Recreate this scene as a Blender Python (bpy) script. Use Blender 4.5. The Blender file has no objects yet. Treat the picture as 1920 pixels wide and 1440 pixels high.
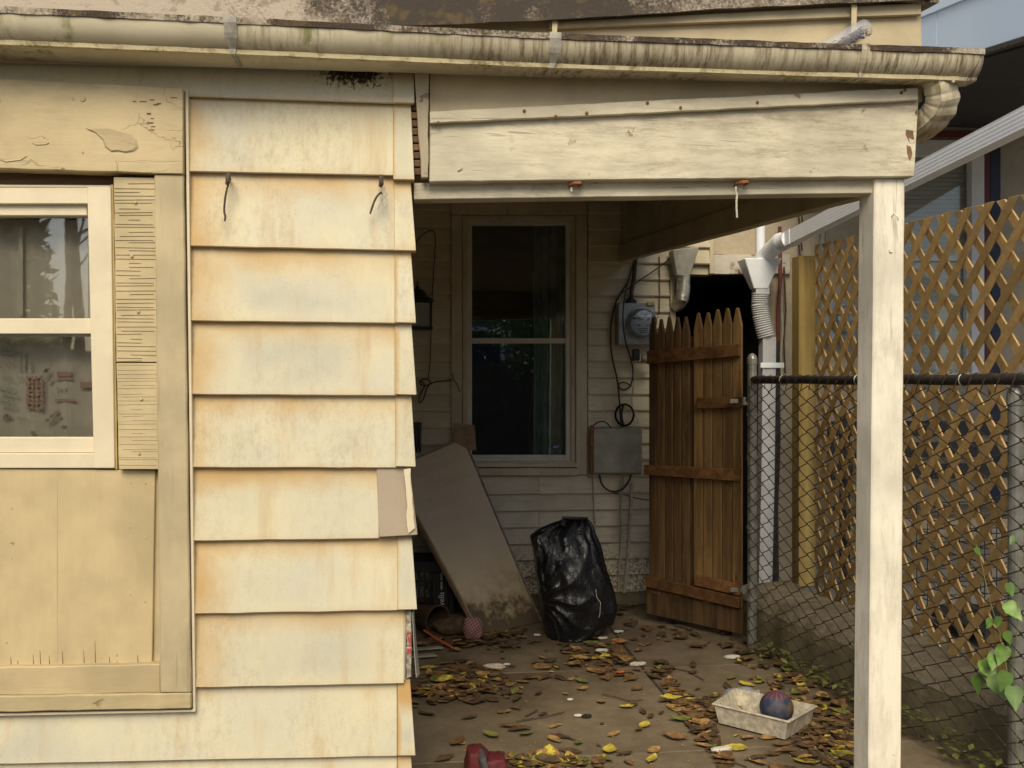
import bpy, bmesh, math, random
from mathutils import Vector, Matrix, noise as mnoise
R = math.radians
random.seed(7)
scene = bpy.context.scene
COL = scene.collection

# ------------------------------------------------------------------ camera, sky, sun, exposure
FPX, CY, YAW, HCAM = 1850.0, 715.0, R(7.0), 1.37
cam_d = bpy.data.cameras.new("camera")
cam = bpy.data.objects.new("camera", cam_d); COL.objects.link(cam)
cam_d.sensor_width = 36.0; cam_d.lens = FPX / 1920 * 36
cam_d.shift_y = -(720 - CY) / 1920
cam_d.clip_end = 500; cam_d.clip_start = 0.05
cam.location = (0, 0, HCAM); cam.rotation_euler = (R(90), 0, -YAW)
scene.camera = cam

SUN_EL, SUN_AZ = R(43), R(-10)          # azimuth measured from straight behind the camera towards the right
w = bpy.data.worlds.new("World"); scene.world = w; w.use_nodes = True
nt = w.node_tree; nt.nodes.clear()
sky = nt.nodes.new("ShaderNodeTexSky"); sky.sky_type = 'NISHITA'; sky.sun_disc = False
sky.sun_elevation = SUN_EL; sky.sun_rotation = R(180) - SUN_AZ
sky.air_density = 1.0; sky.dust_density = 2.0; sky.ozone_density = 1.0
bg = nt.nodes.new("ShaderNodeBackground"); bg.inputs[1].default_value = 0.088
wo = nt.nodes.new("ShaderNodeOutputWorld")
nt.links.new(sky.outputs[0], bg.inputs[0]); nt.links.new(bg.outputs[0], wo.inputs[0])

sd = bpy.data.lights.new("sun", 'SUN'); sd.energy = 1.95; sd.angle = R(36); sd.color = (1.0, 0.88, 0.62)
sun = bpy.data.objects.new("sun", sd); COL.objects.link(sun)
sdir = Vector((math.sin(SUN_AZ) * math.cos(SUN_EL), -math.cos(SUN_AZ) * math.cos(SUN_EL), math.sin(SUN_EL)))
sun.rotation_euler = sdir.to_track_quat('Z', 'Y').to_euler(); sun.location = sdir * 30
vs = scene.view_settings
vs.view_transform = 'Standard'; vs.look = 'None'; vs.gamma = 1.0; vs.exposure = 0.72; vs.use_curve_mapping = False
scene.cycles.max_bounces = 8
scene.cycles.transparent_max_bounces = 16

# ------------------------------------------------------------------ measuring: a photo pixel read on a known plane
SA, CA = math.sin(YAW), math.cos(YAW)
YF, YB = 2.887, 5.97                    # wall of the extension; rear wall of the house
def ray(px, py):
    rx = (px - 960) / FPX
    return Vector((rx * CA + SA, CA - rx * SA, -(py - CY) / FPX))
def W(px, py, y):
    d = ray(px, py); t = y / d.y
    return Vector((d.x * t, y, HCAM + d.z * t))
def G(px, py, z=0.0):
    d = ray(px, py); t = (z - HCAM) / d.z
    return Vector((d.x * t, d.y * t, z))
def FPL(px, py, A, B, off=0.0):         # a vertical plane through two ground points
    d = ray(px, py); n = Vector((B[1] - A[1], -(B[0] - A[0]), 0)).normalized()
    t = (n.dot(Vector((A[0], A[1], 0))) + off) / n.dot(d)
    return Vector((d.x * t, d.y * t, HCAM + d.z * t))

# ------------------------------------------------------------------ object helpers
ORG = {}
def put(o, world, parent):
    COL.objects.link(o)
    if parent is not None:
        o.parent = parent; o.location = world - ORG[parent.name]
    else:
        o.location = world
    ORG[o.name] = Vector(world)
def tag(o, label=None, cat=None, group=None, kind=None):
    if label: o["label"] = label
    if cat: o["category"] = cat
    if group: o["group"] = group
    if kind: o["kind"] = kind
    return o
def thing(name, loc, label, cat, group=None):
    o = bpy.data.objects.new(name, None); o.empty_display_size = 0.1
    put(o, Vector(loc), None); return tag(o, label, cat, group)

class MB:
    def __init__(s): s.v = []; s.f = []; s.mi = []; s.cur = 0
    def add(s, vs_, fs):
        b = len(s.v); s.v += [Vector(p) for p in vs_]
        for f in fs: s.f.append(tuple(b + i for i in f)); s.mi.append(s.cur)
        return s
    def hexa(s, a, b):                  # two quads, front (4 pts) and back (4 pts)
        return s.add(list(a) + list(b), [(0,1,2,3), (7,6,5,4), (0,4,5,1), (1,5,6,2), (2,6,7,3), (3,7,4,0)])
    def box(s, lo, hi):
        x0,y0,z0 = lo; x1,y1,z1 = hi
        return s.hexa([(x0,y0,z0),(x1,y0,z0),(x1,y0,z1),(x0,y0,z1)], [(x0,y1,z0),(x1,y1,z0),(x1,y1,z1),(x0,y1,z1)])
    def tube(s, pts, r, n=8, cap=True, up=None):
        pts = [Vector(p) for p in pts]; N = len(pts)
        rr = r if isinstance(r, (list, tuple)) else [r] * N
        rings = []; prev = None
        for i in range(N):
            t = (pts[min(i+1, N-1)] - pts[max(i-1, 0)])
            if t.length < 1e-9: t = Vector((0,0,1))
            t.normalize()
            if prev is None:
                a = Vector(up) if up else (Vector((0,0,1)) if abs(t.z) < .9 else Vector((1,0,0)))
                u = (a - t * a.dot(t)).normalized()
            else:
                u = prev - t * prev.dot(t)
                u = u.normalized() if u.length > 1e-6 else t.orthogonal().normalized()
            prev = u; v = t.cross(u)
            rings.append([pts[i] + (u * math.cos(2*math.pi*k/n) + v * math.sin(2*math.pi*k/n)) * rr[i] for k in range(n)])
        return s.loft(rings, cap)
    def loft(s, rings, cap=True, closed=True):
        n = len(rings[0]); vs_ = [p for r in rings for p in r]; fs = []
        for i in range(len(rings)-1):
            for k in range(n if closed else n-1):
                k2 = (k+1) % n
                fs.append((i*n+k, i*n+k2, (i+1)*n+k2, (i+1)*n+k))
        if cap and closed:
            fs.append(tuple(range(n))[::-1]); fs.append(tuple((len(rings)-1)*n + k for k in range(n)))
        return s.add(vs_, fs)
    def lathe(s, prof, org, axis=(0,0,1), n=20):   # prof: (radius, height along axis)
        ax = Vector(axis).normalized(); u = ax.orthogonal().normalized(); v = ax.cross(u); o = Vector(org)
        return s.loft([[o + ax*h + (u*math.cos(2*math.pi*k/n) + v*math.sin(2*math.pi*k/n))*r for k in range(n)] for r, h in prof])
    def bm(s, bev=0, seg=1):
        b = bmesh.new(); vv = [b.verts.new(p) for p in s.v]
        for f, m in zip(s.f, s.mi):
            try: fc = b.faces.new([vv[i] for i in f]); fc.material_index = m
            except ValueError: pass
        bmesh.ops.recalc_face_normals(b, faces=b.faces)
        if bev:
            es = [e for e in b.edges if len(e.link_faces) == 2 and e.calc_face_angle(0) > .5]
            if es: bmesh.ops.bevel(b, geom=es, offset=bev, segments=seg, affect='EDGES', clamp_overlap=True)
        return b
    def build(s, name, mat, parent=None, bev=0, smooth=False, org=None, seg=1, **tags):
        b = s.bm(bev, seg); me = bpy.data.meshes.new(name)
        lo = Vector((min(v.co.x for v in b.verts), min(v.co.y for v in b.verts), min(v.co.z for v in b.verts)))
        hi = Vector((max(v.co.x for v in b.verts), max(v.co.y for v in b.verts), max(v.co.z for v in b.verts)))
        o_ = Vector(org) if org else Vector(((lo.x+hi.x)/2, (lo.y+hi.y)/2, lo.z))
        for v in b.verts: v.co -= o_
        if smooth:
            for f in b.faces: f.smooth = True
        b.to_mesh(me); b.free()
        for m in (mat if isinstance(mat, (list, tuple)) else [mat]): me.materials.append(m)
        o = bpy.data.objects.new(name, me); put(o, o_, parent)
        if smooth: me.set_sharp_from_angle(angle=R(42))
        return tag(o, **tags) if tags else o

def wob(p, a): return p + Vector((random.uniform(-a,a), 0, random.uniform(-a,a)))
def board(q, y, th, n=1, jit=0.0, horiz=True):
    """a board whose front face is the photo quad TL,TR,BR,BL read on plane y, th thick going back; n slices along its length"""
    TL, TR, BR, BL = [W(px, py, y) for px, py in q]
    return board3(TL, TR, BR, BL, Vector((0, th, 0)), n, jit, horiz)
def board3(TL, TR, BR, BL, back, n=1, jit=0.0, horiz=True):
    m = MB(); rings = []
    for i in range(n+1):
        t = i / n
        if horiz: a, b = TL.lerp(TR, t), BL.lerp(BR, t)
        else: a, b = TL.lerp(BL, t), TR.lerp(BR, t)
        if 0 < i < n and jit: a = wob(a, jit); b = wob(b, jit)
        rings.append([a, b, b + back, a + back])
    return m.loft(rings)
def text_mesh(name, body, size, mat, parent, M, extrude=0.0):
    c = bpy.data.curves.new(name, 'FONT'); c.body = body; c.size = size; c.extrude = extrude
    c.align_x = 'CENTER'; c.align_y = 'CENTER'; c.resolution_u = 2
    t = bpy.data.objects.new(name + "_src", c); COL.objects.link(t)
    dg = bpy.context.evaluated_depsgraph_get()
    me = bpy.data.meshes.new_from_object(t.evaluated_get(dg)); me.transform(M)
    bpy.data.objects.remove(t); bpy.data.curves.remove(c)
    o = bpy.data.objects.new(name, me); me.materials.append(mat)
    vs_ = [v.co.copy() for v in me.vertices]; ctr = sum(vs_, Vector()) / len(vs_)
    me.transform(Matrix.Translation(-ctr)); me.update()
    put(o, ctr, parent); return o

# ------------------------------------------------------------------ materials
class NT:
    def __init__(s, name):
        s.m = bpy.data.materials.new(name); s.m.use_nodes = True
        s.t = s.m.node_tree; s.b = s.t.nodes["Principled BSDF"]; s._tc = None; s._oi = None
    def n(s, kind, **kw):
        d = s.t.nodes.new("ShaderNode" + kind)
        for k, v in kw.items(): setattr(d, k, v)
        return d
    def l(s, a, b): s.t.links.new(a, b)
    def inp(s, sock, v):
        if hasattr(v, "links") or hasattr(v, "is_linked"): s.l(v, sock)
        else: sock.default_value = v
    def tc(s, which="Object"):
        if s._tc is None: s._tc = s.n("TexCoord")
        return s._tc.outputs[which]
    def rnd(s):
        if s._oi is None: s._oi = s.n("ObjectInfo")
        return s._oi.outputs["Random"]
    def vec(s, scale=(1,1,1), which="Object", rand=True):
        mp = s.n("Mapping"); s.l(s.tc(which), mp.inputs[0]); mp.inputs[3].default_value = scale
        if rand:
            k = s.n("Math", operation='MULTIPLY'); s.l(s.rnd(), k.inputs[0]); k.inputs[1].default_value = 37.0
            s.l(k.outputs[0], mp.inputs[1])
        return mp.outputs[0]
    def noise(s, scale, detail=4, stretch=(1,1,1), rough=.6, dist=0.0, which="Object", rand=True):
        d = s.n("TexNoise"); s.l(s.vec(stretch, which, rand), d.inputs[0])
        d.inputs["Scale"].default_value = scale; d.inputs["Detail"].default_value = detail
        d.inputs["Roughness"].default_value = rough; d.inputs["Distortion"].default_value = dist
        return d.outputs[0]
    def voro(s, scale, stretch=(1,1,1), feature='F1', rand=True):
        d = s.n("TexVoronoi", feature=feature); s.l(s.vec(stretch, "Object", rand), d.inputs[0]); d.inputs["Scale"].default_value = scale
        return d.outputs[0]
    def ramp(s, fac, a, b, lo=0.0, hi=1.0):     # smooth step from a..b to lo..hi
        d = s.n("MapRange", interpolation_type='SMOOTHSTEP'); s.l(fac, d.inputs[0])
        d.inputs[1].default_value = a; d.inputs[2].default_value = b; d.inputs[3].default_value = lo; d.inputs[4].default_value = hi
        return d.outputs[0]
    def math(s, op, a, b=0.0):
        d = s.n("Math", operation=op); s.inp(d.inputs[0], a); s.inp(d.inputs[1], b); return d.outputs[0]
    def mix(s, fac, a, b, mode='MIX'):
        d = s.n("Mix", data_type='RGBA', blend_type=mode); s.inp(d.inputs[0], fac)
        for k, c in ((6, a), (7, b)):
            if hasattr(c, "is_linked"): s.l(c, d.inputs[k])
            else: d.inputs[k].default_value = (*c, 1)
        return d.outputs[2]
    def sep(s, which="Generated"):
        d = s.n("SeparateXYZ"); s.l(s.tc(which), d.inputs[0]); return d.outputs
    def wpos(s):
        g = s.n("NewGeometry"); d = s.n("SeparateXYZ"); s.l(g.outputs["Position"], d.inputs[0]); return d.outputs
    def bump(s, h, strength=.3, dist=.01):
        d = s.n("Bump"); s.inp(d.inputs["Height"], h); d.inputs["Strength"].default_value = strength; d.inputs["Distance"].default_value = dist
        s.l(d.outputs[0], s.b.inputs["Normal"])
    def done(s, col, rough=.7, metal=0.0, spec=None):
        if hasattr(col, "is_linked"): s.l(col, s.b.inputs["Base Color"])
        else: s.b.inputs["Base Color"].default_value = (*col, 1)
        s.inp(s.b.inputs["Roughness"], rough); s.b.inputs["Metallic"].default_value = metal
        if spec is not None: s.b.inputs["Specular IOR Level"].default_value = spec
        return s.m
def plain(name, col, rough=.6, metal=0.0, var=.25, scale=12, bump=.1, stretch=(1,1,1), spec=None):
    t = NT(name); n = t.noise(scale, 5, stretch)
    c = t.mix(t.ramp(n, .3, .7), tuple(x*(1-var) for x in col), tuple(min(1, x*(1+var)) for x in col))
    if bump: t.bump(n, bump, .004)
    return t.done(c, rough, metal, spec)

def m_siding(name, extra=0.0, mold=False):
    t = NT(name); g = t.sep()
    big = t.noise(3.2, 4); med = t.noise(11, 5); fine = t.noise(160, 3)
    c = t.mix(t.ramp(big, .36, .64), (.655, .59, .41), (.60, .56, .43))
    cen = t.math('MULTIPLY', t.ramp(t.math('ABSOLUTE', t.math('SUBTRACT', g[0], .48)), .50, .15), t.ramp(t.math('ABSOLUTE', t.math('SUBTRACT', g[2], .42)), .52, .12))
    blue = t.math('MULTIPLY', t.ramp(t.noise(2.6, 3, (1,1,1.5), .5), .38, .66), cen)
    c = t.mix(t.math('MULTIPLY', blue, t.math('ADD', t.math('MULTIPLY', t.math('FRACT', t.math('MULTIPLY', t.rnd(), 7.3)), .6), .25)), c, (.47, .46, .375))
    # tannin stain creeping in from the ends, the top edge and the lap
    j = t.math('MULTIPLY', t.math('SUBTRACT', t.noise(7, 6), .5), .34)
    rv = lambda k, a: t.math('MULTIPLY', t.math('SUBTRACT', t.math('FRACT', t.math('MULTIPLY', t.rnd(), k)), .5), a)
    left = t.ramp(t.math('ADD', t.math('ADD', g[0], j), rv(17.3, .22)), .21, -.10)
    top = t.math('MULTIPLY', t.ramp(t.math('ADD', t.math('ADD', g[2], t.math('MULTIPLY', j, 1.5)), rv(29.1, .36)), .60, 1.02), t.ramp(t.noise(2.2, 2), .30, .62, .4, 1.0))
    bot = t.math('MULTIPLY', t.ramp(t.math('ADD', g[2], t.math('MULTIPLY', j, .6)), .12, -.08), .5)
    st = t.math('MAXIMUM', t.math('MAXIMUM', left, top), bot)
    c = t.mix(t.math('MULTIPLY', st, t.math('ADD', t.math('MULTIPLY', t.math('FRACT', t.math('MULTIPLY', t.rnd(), 13.7)), .40), .64 + extra*.6)), c, (.505, .315, .115))
    ed = t.math('MAXIMUM', t.ramp(t.math('ADD', g[2], t.math('MULTIPLY', t.math('SUBTRACT', t.noise(30, 6), .5), .16)), .90, 1.0), t.ramp(t.math('ADD', g[0], t.math('MULTIPLY', t.math('SUBTRACT', t.noise(26, 6), .5), .05)), .022, .0))
    c = t.mix(t.math('MULTIPLY', ed, .75), c, (.25, .165, .075))
    drip = t.math('MULTIPLY', t.ramp(t.noise(10, 5, (1.2,1,.10), .65), .52, .74), .55)
    c = t.mix(drip, c, (.50, .335, .16))
    sandy = t.math('MULTIPLY', t.ramp(t.noise(46, 9, (1,1,.5), .85), .44, .66), t.ramp(t.noise(3.4, 4, (1,1,.35)), .40, .66, .25, 1.0))
    c = t.mix(t.math('MULTIPLY', sandy, .42), c, (.36, .265, .155))
    sp = t.math('MULTIPLY', t.ramp(t.voro(170), .20, .08), t.ramp(t.noise(6, 3), .36, .62))
    c = t.mix(t.math('MULTIPLY', sp, .6), c, (.25, .155, .075))
    hs = t.n("HueSaturation"); t.l(c, hs.inputs["Color"]); t.l(t.math('ADD', t.math('MULTIPLY', t.rnd(), .10), .95), hs.inputs["Value"]); c = hs.outputs[0]
    if mold:
        mk = t.ramp(t.math('ABSOLUTE', t.math('SUBTRACT', g[0], .957)), .055, .008)
        up = t.ramp(g[2], .15, .7)
        mo = t.ramp(t.math('ADD', t.noise(85, 6, (1,1,.8), .75), t.math('MULTIPLY', t.math('MULTIPLY', mk, up), .30)), .62, .76)
        c = t.mix(t.math('MULTIPLY', mo, t.ramp(mk, .0, .3)), c, (.035, .026, .018))
    t.bump(t.math('ADD', t.math('MULTIPLY', fine, .25), t.math('MULTIPLY', big, 1.0)), .18, .006)
    return t.done(c, t.ramp(med, .3, .7, .5, .75), spec=.3)
def m_paint(name, col, wood=(.30, .20, .12), peel=.12, crack=.5, horiz=True, gloss=.65, dirt=(.22,.17,.10), green=0.0, grime=.6, crackle=False, grn=.30):
    """old paint on wood: grain lines, hair cracks along the grain, peeled spots, dirt"""
    t = NT(name); sx = (.10, 1, 1) if horiz else (1, 1, .10)
    grain = t.noise(70, 6, sx, .7); big = t.noise(4, 4); med = t.noise(17, 5)
    c = t.mix(t.ramp(big, .32, .68), tuple(x*.84 for x in col), tuple(min(1, x*1.12) for x in col))
    c = t.mix(t.math('MULTIPLY', t.ramp(grain, .45, .75), grn+.25*(grime>.9)), c, tuple(x*.62 for x in col))
    cr = t.math('MULTIPLY', t.ramp(t.noise(38, 3, (.05,1,1) if horiz else (1,1,.05), .6, .4), .64, .69), crack)
    c = t.mix(cr, c, dirt)
    pl = t.math('MULTIPLY', t.ramp(med, .70-peel*.6, .735-peel*.6), t.ramp(t.noise(6, 2), .48, .60))
    c = t.mix(pl, c, wood)
    d2 = t.math('MULTIPLY', t.math('MULTIPLY', t.ramp(t.noise(22, 8, (.22,1,1) if horiz else (1,1,.22), .75), .46, .70), t.ramp(t.noise(3.4, 4), .34, .58)), grime)
    c = t.mix(d2, c, tuple(a*.55 + b*.45 for a, b in zip(dirt, col)))
    if grime > .9:
        f2 = t.math('MULTIPLY', t.ramp(t.noise(34, 9, (.16,1,1), .85), .46, .64), t.ramp(t.noise(2.6, 4, (.7,1,1)), .36, .60))
        c = t.mix(t.math('MULTIPLY', f2, .62), c, (.27, .215, .14))
    if green: c = t.mix(t.math('MULTIPLY', t.ramp(t.noise(7, 4, (1,1,2)), .55, .72), green), c, (.22, .25, .07))
    if crackle:
        vd = t.n("TexVoronoi", feature='DISTANCE_TO_EDGE'); vd.inputs["Scale"].default_value = 9.0
        wv = t.n("VectorMath", operation='ADD'); t.l(t.vec((.6,1,1)), wv.inputs[0])
        nn = t.n("TexNoise"); t.l(t.vec(), nn.inputs[0]); nn.inputs["Scale"].default_value = 7.0; nn.inputs["Detail"].default_value = 6.0
        sc = t.n("VectorMath", operation='SCALE'); t.l(nn.outputs[1], sc.inputs[0]); sc.inputs["Scale"].default_value = .16
        t.l(sc.outputs[0], wv.inputs[1]); t.l(wv.outputs[0], vd.inputs[0])
        ck = t.math('MULTIPLY', t.ramp(vd.outputs[0], .011, .002), t.ramp(t.noise(6.5, 3), .47, .56))
        c = t.mix(t.math('MULTIPLY', ck, .6), c, (.27, .19, .10))
        grain = t.math('SUBTRACT', grain, t.math('MULTIPLY', ck, 2.0))
    h = t.math('SUBTRACT', t.math('MULTIPLY', grain, .35), t.math('ADD', t.math('MULTIPLY', cr, 1.0), t.math('MULTIPLY', pl, .8)))
    t.bump(h, .45, .006)
    return t.done(c, gloss, spec=.35)
def m_wood(name, col, dark, horiz=False, scale=26, rough=.7, knots=True):
    t = NT(name); sx = (.07, 1, 1) if horiz else (1, 1, .07)
    grain = t.noise(scale, 8, sx, .65, .8); fine = t.noise(scale*5, 4, sx, .6)
    c = t.mix(t.ramp(grain, .34, .66), dark, col)
    c = t.mix(t.math('MULTIPLY', t.ramp(fine, .45, .7), .35), c, tuple(x*.55 for x in col))
    c = t.mix(t.math('MULTIPLY', t.ramp(t.noise(5, 3), .5, .75), .4), c, tuple(x*.55 for x in dark))
    v = t.math('MULTIPLY', t.math('SUBTRACT', t.rnd(), .5), .5)
    hs = t.n("HueSaturation"); t.l(c, hs.inputs["Color"]); t.l(t.math('ADD', v, 1.0), hs.inputs["Value"])
    if knots:
        k = t.ramp(t.voro(9, (1,1,.5)), .09, .03); c2 = t.mix(t.math('MULTIPLY', k, .7), hs.outputs[0], tuple(x*.3 for x in dark))
    else: c2 = hs.outputs[0]
    t.bump(t.math('ADD', grain, fine), .35, .005)
    return t.done(c2, rough, spec=.3)
def m_gutter():
    t = NT("gutter_paint"); g = t.sep()
    c = t.mix(t.ramp(t.noise(3, 4), .35, .65), (.46, .405, .285), (.59, .525, .38))
    st = t.noise(52, 6, (1, .3, .05), .72); wet = t.ramp(t.math('ADD', t.noise(1.7, 3, (1,1,.2)), t.math('MULTIPLY', t.ramp(g[0], .57, .75), .16)), .46, .64)
    c = t.mix(t.math('MULTIPLY', t.math('MULTIPLY', t.ramp(st, .42, .66), wet), .92), c, (.14, .092, .05))
    gr = t.math('MULTIPLY', t.ramp(t.noise(18, 5, (1,1,.25)), .50, .66), t.ramp(t.noise(2.1, 2, (1,1,.1)), .54, .66))
    c = t.mix(t.math('MULTIPLY', gr, .85), c, (.20, .19, .055))
    gz = t.math('ADD', g[2], t.math('MULTIPLY', t.math('SUBTRACT', t.noise(60, 4, (1,1,.3)), .5), .35))
    c = t.mix(t.math('MULTIPLY', t.math('MULTIPLY', t.ramp(gz, .72, .94), t.ramp(g[0], .45, .65, .4, 1.0)), .95), c, (.13, .088, .05))
    t.bump(t.noise(120, 4), .12, .004)
    return t.done(c, .55, spec=.35)
def m_moss(name, pale=(.62,.55,.42), dark=(.055,.040,.028), mid=.5, zone=False):
    t = NT(name)
    n1 = t.noise(110, 7, (1,1,1), .8); n2 = t.noise(5, 4)
    f = t.math('ADD', n1, t.math('MULTIPLY', t.math('SUBTRACT', n2, .5), 1.3))
    if zone:
        g = t.sep(); f = t.math('ADD', t.math('MULTIPLY', f, .8), t.math('ADD', t.ramp(g[0], .60, .535, 0, .42), t.ramp(g[0], .73, .85, .0, .14)))
    c = t.mix(t.ramp(f, mid-.08, mid+.20), dark, pale)
    c = t.mix(t.math('MULTIPLY', t.ramp(t.noise(24, 5), .52, .66), .5), c, (.17, .115, .05))
    t.bump(n1, .6, .01)
    return t.done(c, .9)
def m_concrete(name, a, b, stain, scale=6, bump=.35):
    t = NT(name)
    n1 = t.noise(scale, 8, (1,1,1), .7); n2 = t.noise(1.6, 4); n3 = t.noise(120, 4)
    c = t.mix(t.ramp(n1, .3, .7), a, b)
    c = t.mix(t.math('MULTIPLY', t.ramp(n2, .42, .68), .75), c, stain)
    c = t.mix(t.math('MULTIPLY', t.ramp(n3, .55, .72), .4), c, tuple(x*.5 for x in a))
    c = t.mix(t.math('MULTIPLY', t.ramp(t.voro(26), .07, .03), t.ramp(n1, .48, .58)), c, tuple(min(1, x*2.2) for x in b))
    t.bump(t.math('ADD', n1, t.math('MULTIPLY', n3, .5)), bump, .012)
    return t.done(c, .9, spec=.25)
def m_clap():
    t = NT("clapboard_paint"); p = t.wpos()
    c = t.mix(t.ramp(t.noise(5, 4), .35, .65), (.49, .43, .305), (.59, .525, .39))
    c = t.mix(t.math('MULTIPLY', t.ramp(t.noise(60, 5, (.08,1,1)), .52, .72), .4), c, (.27, .21, .13))
    mil = t.math('MULTIPLY', t.ramp(t.noise(75, 6), .42, .60), t.ramp(t.math('ADD', p[2], t.math('MULTIPLY', t.math('SUBTRACT', t.noise(6, 3), .5), .55)), .50, .18))
    c = t.mix(t.math('MULTIPLY', mil, .8), c, (.085, .065, .042))
    t.bump(t.noise(60, 5, (.08,1,1)), .3, .004)
    return t.done(c, .6, spec=.35)
def m_glass(name, tint=(1,1,1), refl=1.0):
    t = NT(name); out = t.t.nodes["Material Output"]
    tr = t.n("BsdfTransparent"); tr.inputs[0].default_value = (*tint, 1)
    gl = t.n("BsdfGlossy"); gl.inputs["Roughness"].default_value = .015; gl.inputs[0].default_value = (.95, .97, 1, 1)
    fr = t.n("Fresnel"); fr.inputs[0].default_value = 1.52
    nz = t.n("Bump"); nz.inputs["Strength"].default_value = .015; nz.inputs["Distance"].default_value = .004
    t.l(t.noise(9, 2), nz.inputs["Height"]); t.l(nz.outputs[0], gl.inputs["Normal"])
    f = t.math('MULTIPLY', fr.outputs[0], 2.2 * refl)
    mx = t.n("MixShader"); t.l(f, mx.inputs[0]); t.l(tr.outputs[0], mx.inputs[1]); t.l(gl.outputs[0], mx.inputs[2])
    t.l(mx.outputs[0], out.inputs[0]); return t.m

M = {}
M['siding'] = m_siding("siding_enamel"); M['cap'] = m_siding("corner_cap_enamel", .14)
M['siding_mold'] = m_siding('mouldy_siding_enamel', 0, True)
M['trim'] = m_paint("tan_trim_paint", (.50, .395, .225), (.27,.16,.08), .05, .35, True, grn=.15, grime=.4)
M['trimv'] = m_paint("tan_trim_paint_upright", (.49, .40, .245), (.27,.17,.09), .03, .30, False, grn=.14, grime=.4)
M['header'] = m_paint("flaking_tan_paint", (.51, .41, .24), (.24,.13,.07), .06, .25, True, crackle=True, grn=.12, grime=.4)
M['panel'] = m_paint("tan_panel_paint", (.52, .415, .235), (.3,.2,.1), .0, .0, False, .5, grime=.22, grn=.07)
M['checked'] = m_paint("checked_tan_paint", (.53, .43, .25), (.3,.2,.1), .0, .1, True, grime=.25, grn=.10)
M['sillw'] = m_paint("mossy_sill_paint", (.49, .395, .225), (.25,.16,.09), .10, .7, True, green=.4)
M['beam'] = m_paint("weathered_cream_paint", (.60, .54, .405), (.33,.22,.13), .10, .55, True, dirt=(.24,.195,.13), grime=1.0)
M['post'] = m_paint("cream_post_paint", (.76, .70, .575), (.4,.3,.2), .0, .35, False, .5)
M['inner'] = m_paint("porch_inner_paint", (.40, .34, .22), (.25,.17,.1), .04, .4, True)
M['grey_wood'] = m_paint("bare_grey_board", (.42, .355, .25), (.2,.13,.08), .15, .9, False)
M['fascia'] = plain("tan_fascia_metal", (.50, .41, .255), .6, 0, .12, 8, .06)
M['vinyl'] = plain("cream_vinyl", (.68, .59, .42), .45, 0, .07, 6, .03)
M['caulk'] = plain("ochre_caulk", (.45, .33, .12), .5, 0, .15, 20, .1)
M['gutter'] = m_gutter()
M['bead'] = m_moss("gutter_bead", (.62,.53,.33), (.25,.20,.09), .30)
M['lip'] = m_moss("lichen_lip", (.50,.43,.33), (.062,.042,.028), .56)
M['roofmoss'] = m_moss("mossy_roof_edge", (.50,.42,.33), (.060,.046,.034), .52, True)
M['strap'] = plain("galvanised_strap", (.34, .315, .26), .6, .0, .3, 30, .2)
M['clap'] = m_clap()
M['casing'] = m_paint("casing_paint", (.50, .43, .31), (.25,.18,.11), .05, .3, False)
M['sash'] = plain("white_sash", (.52, .49, .43), .45, 0, .1, 8, .04)
M['dark'] = plain("dark_void", (.012, .011, .010), .95, 0, .2, 5, 0)
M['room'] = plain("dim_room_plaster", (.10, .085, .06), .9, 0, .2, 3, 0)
M['darkwood'] = m_wood("bare_brown_wood", (.22, .13, .07), (.10, .055, .03), True)
M['glass'] = m_glass("window_glass", (.93, .92, .90), .8)
M['glass_dim'] = m_glass('shaded_window_glass', (.96,.97,.96), .30)
M['glass_dark'] = m_glass("porch_window_glass", (.74, .80, .79), 1.0)
M['concrete'] = m_concrete("porch_concrete", (.150, .115, .075), (.225, .178, .118), (.085, .060, .036))
M['ground'] = m_concrete("yard_concrete", (.13, .115, .09), (.19, .17, .13), (.10, .085, .06))
M['dirt'] = m_concrete("joint_dirt", (.050, .034, .020), (.085, .060, .036), (.03, .02, .012), 30)
M['kerb'] = m_concrete("old_kerb_concrete", (.16, .135, .08), (.26, .215, .135), (.10, .088, .045), 9, .6)
M['patio'] = m_concrete('grey_patio_concrete', (.24,.23,.21), (.31,.30,.275), (.20,.19,.17))
M['kerb_top'] = m_concrete("worn_kerb_edge", (.22, .185, .125), (.34, .29, .20), (.13, .105, .07), 24, .9)
M['stucco'] = m_concrete("tan_stucco", (.40, .335, .24), (.48, .405, .295), (.36, .30, .22), 14, .3)
M['peelwhite'] = m_paint("peeling_white_lintel", (.52, .48, .42), (.22,.14,.10), .28, .5, True)
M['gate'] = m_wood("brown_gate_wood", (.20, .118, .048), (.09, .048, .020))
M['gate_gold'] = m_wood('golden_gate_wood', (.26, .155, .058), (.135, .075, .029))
M['gate_rail'] = m_wood("brown_rail_wood", (.21, .10, .034), (.10, .046, .017), True)
M['gate_low'] = m_wood("dark_gate_wood", (.12, .068, .028), (.05, .028, .013))  # darker wood tone for the low boards and back strip
M['lattice'] = m_wood("cedar_lattice_wood", (.60, .405, .175), (.46, .295, .115), True, 30, .75, False)
M['lpost'] = m_wood("treated_pine", (.50, .37, .135), (.36, .235, .07), False, 16)
M['galv'] = plain("galvanised_steel", (.36, .36, .32), .45, .55, .3, 14, .1)
M['steel_dark'] = plain("weathered_black_steel", (.050, .042, .036), .6, .4, .4, 40, .3)
M['wire'] = plain("rusty_mesh_wire", (.085, .068, .052), .55, .5, .4, 60, .1)
M['white_pipe'] = plain("sky_tinted_white_enamel", (.86, .90, .98), .38, 0, .05, 6, .02)  # white with the blue of the sky mixed into its colour
M['grey_pipe'] = plain('dull_grey_enamel', (.50,.50,.51), .5, 0, .1, 8, .05)
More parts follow.
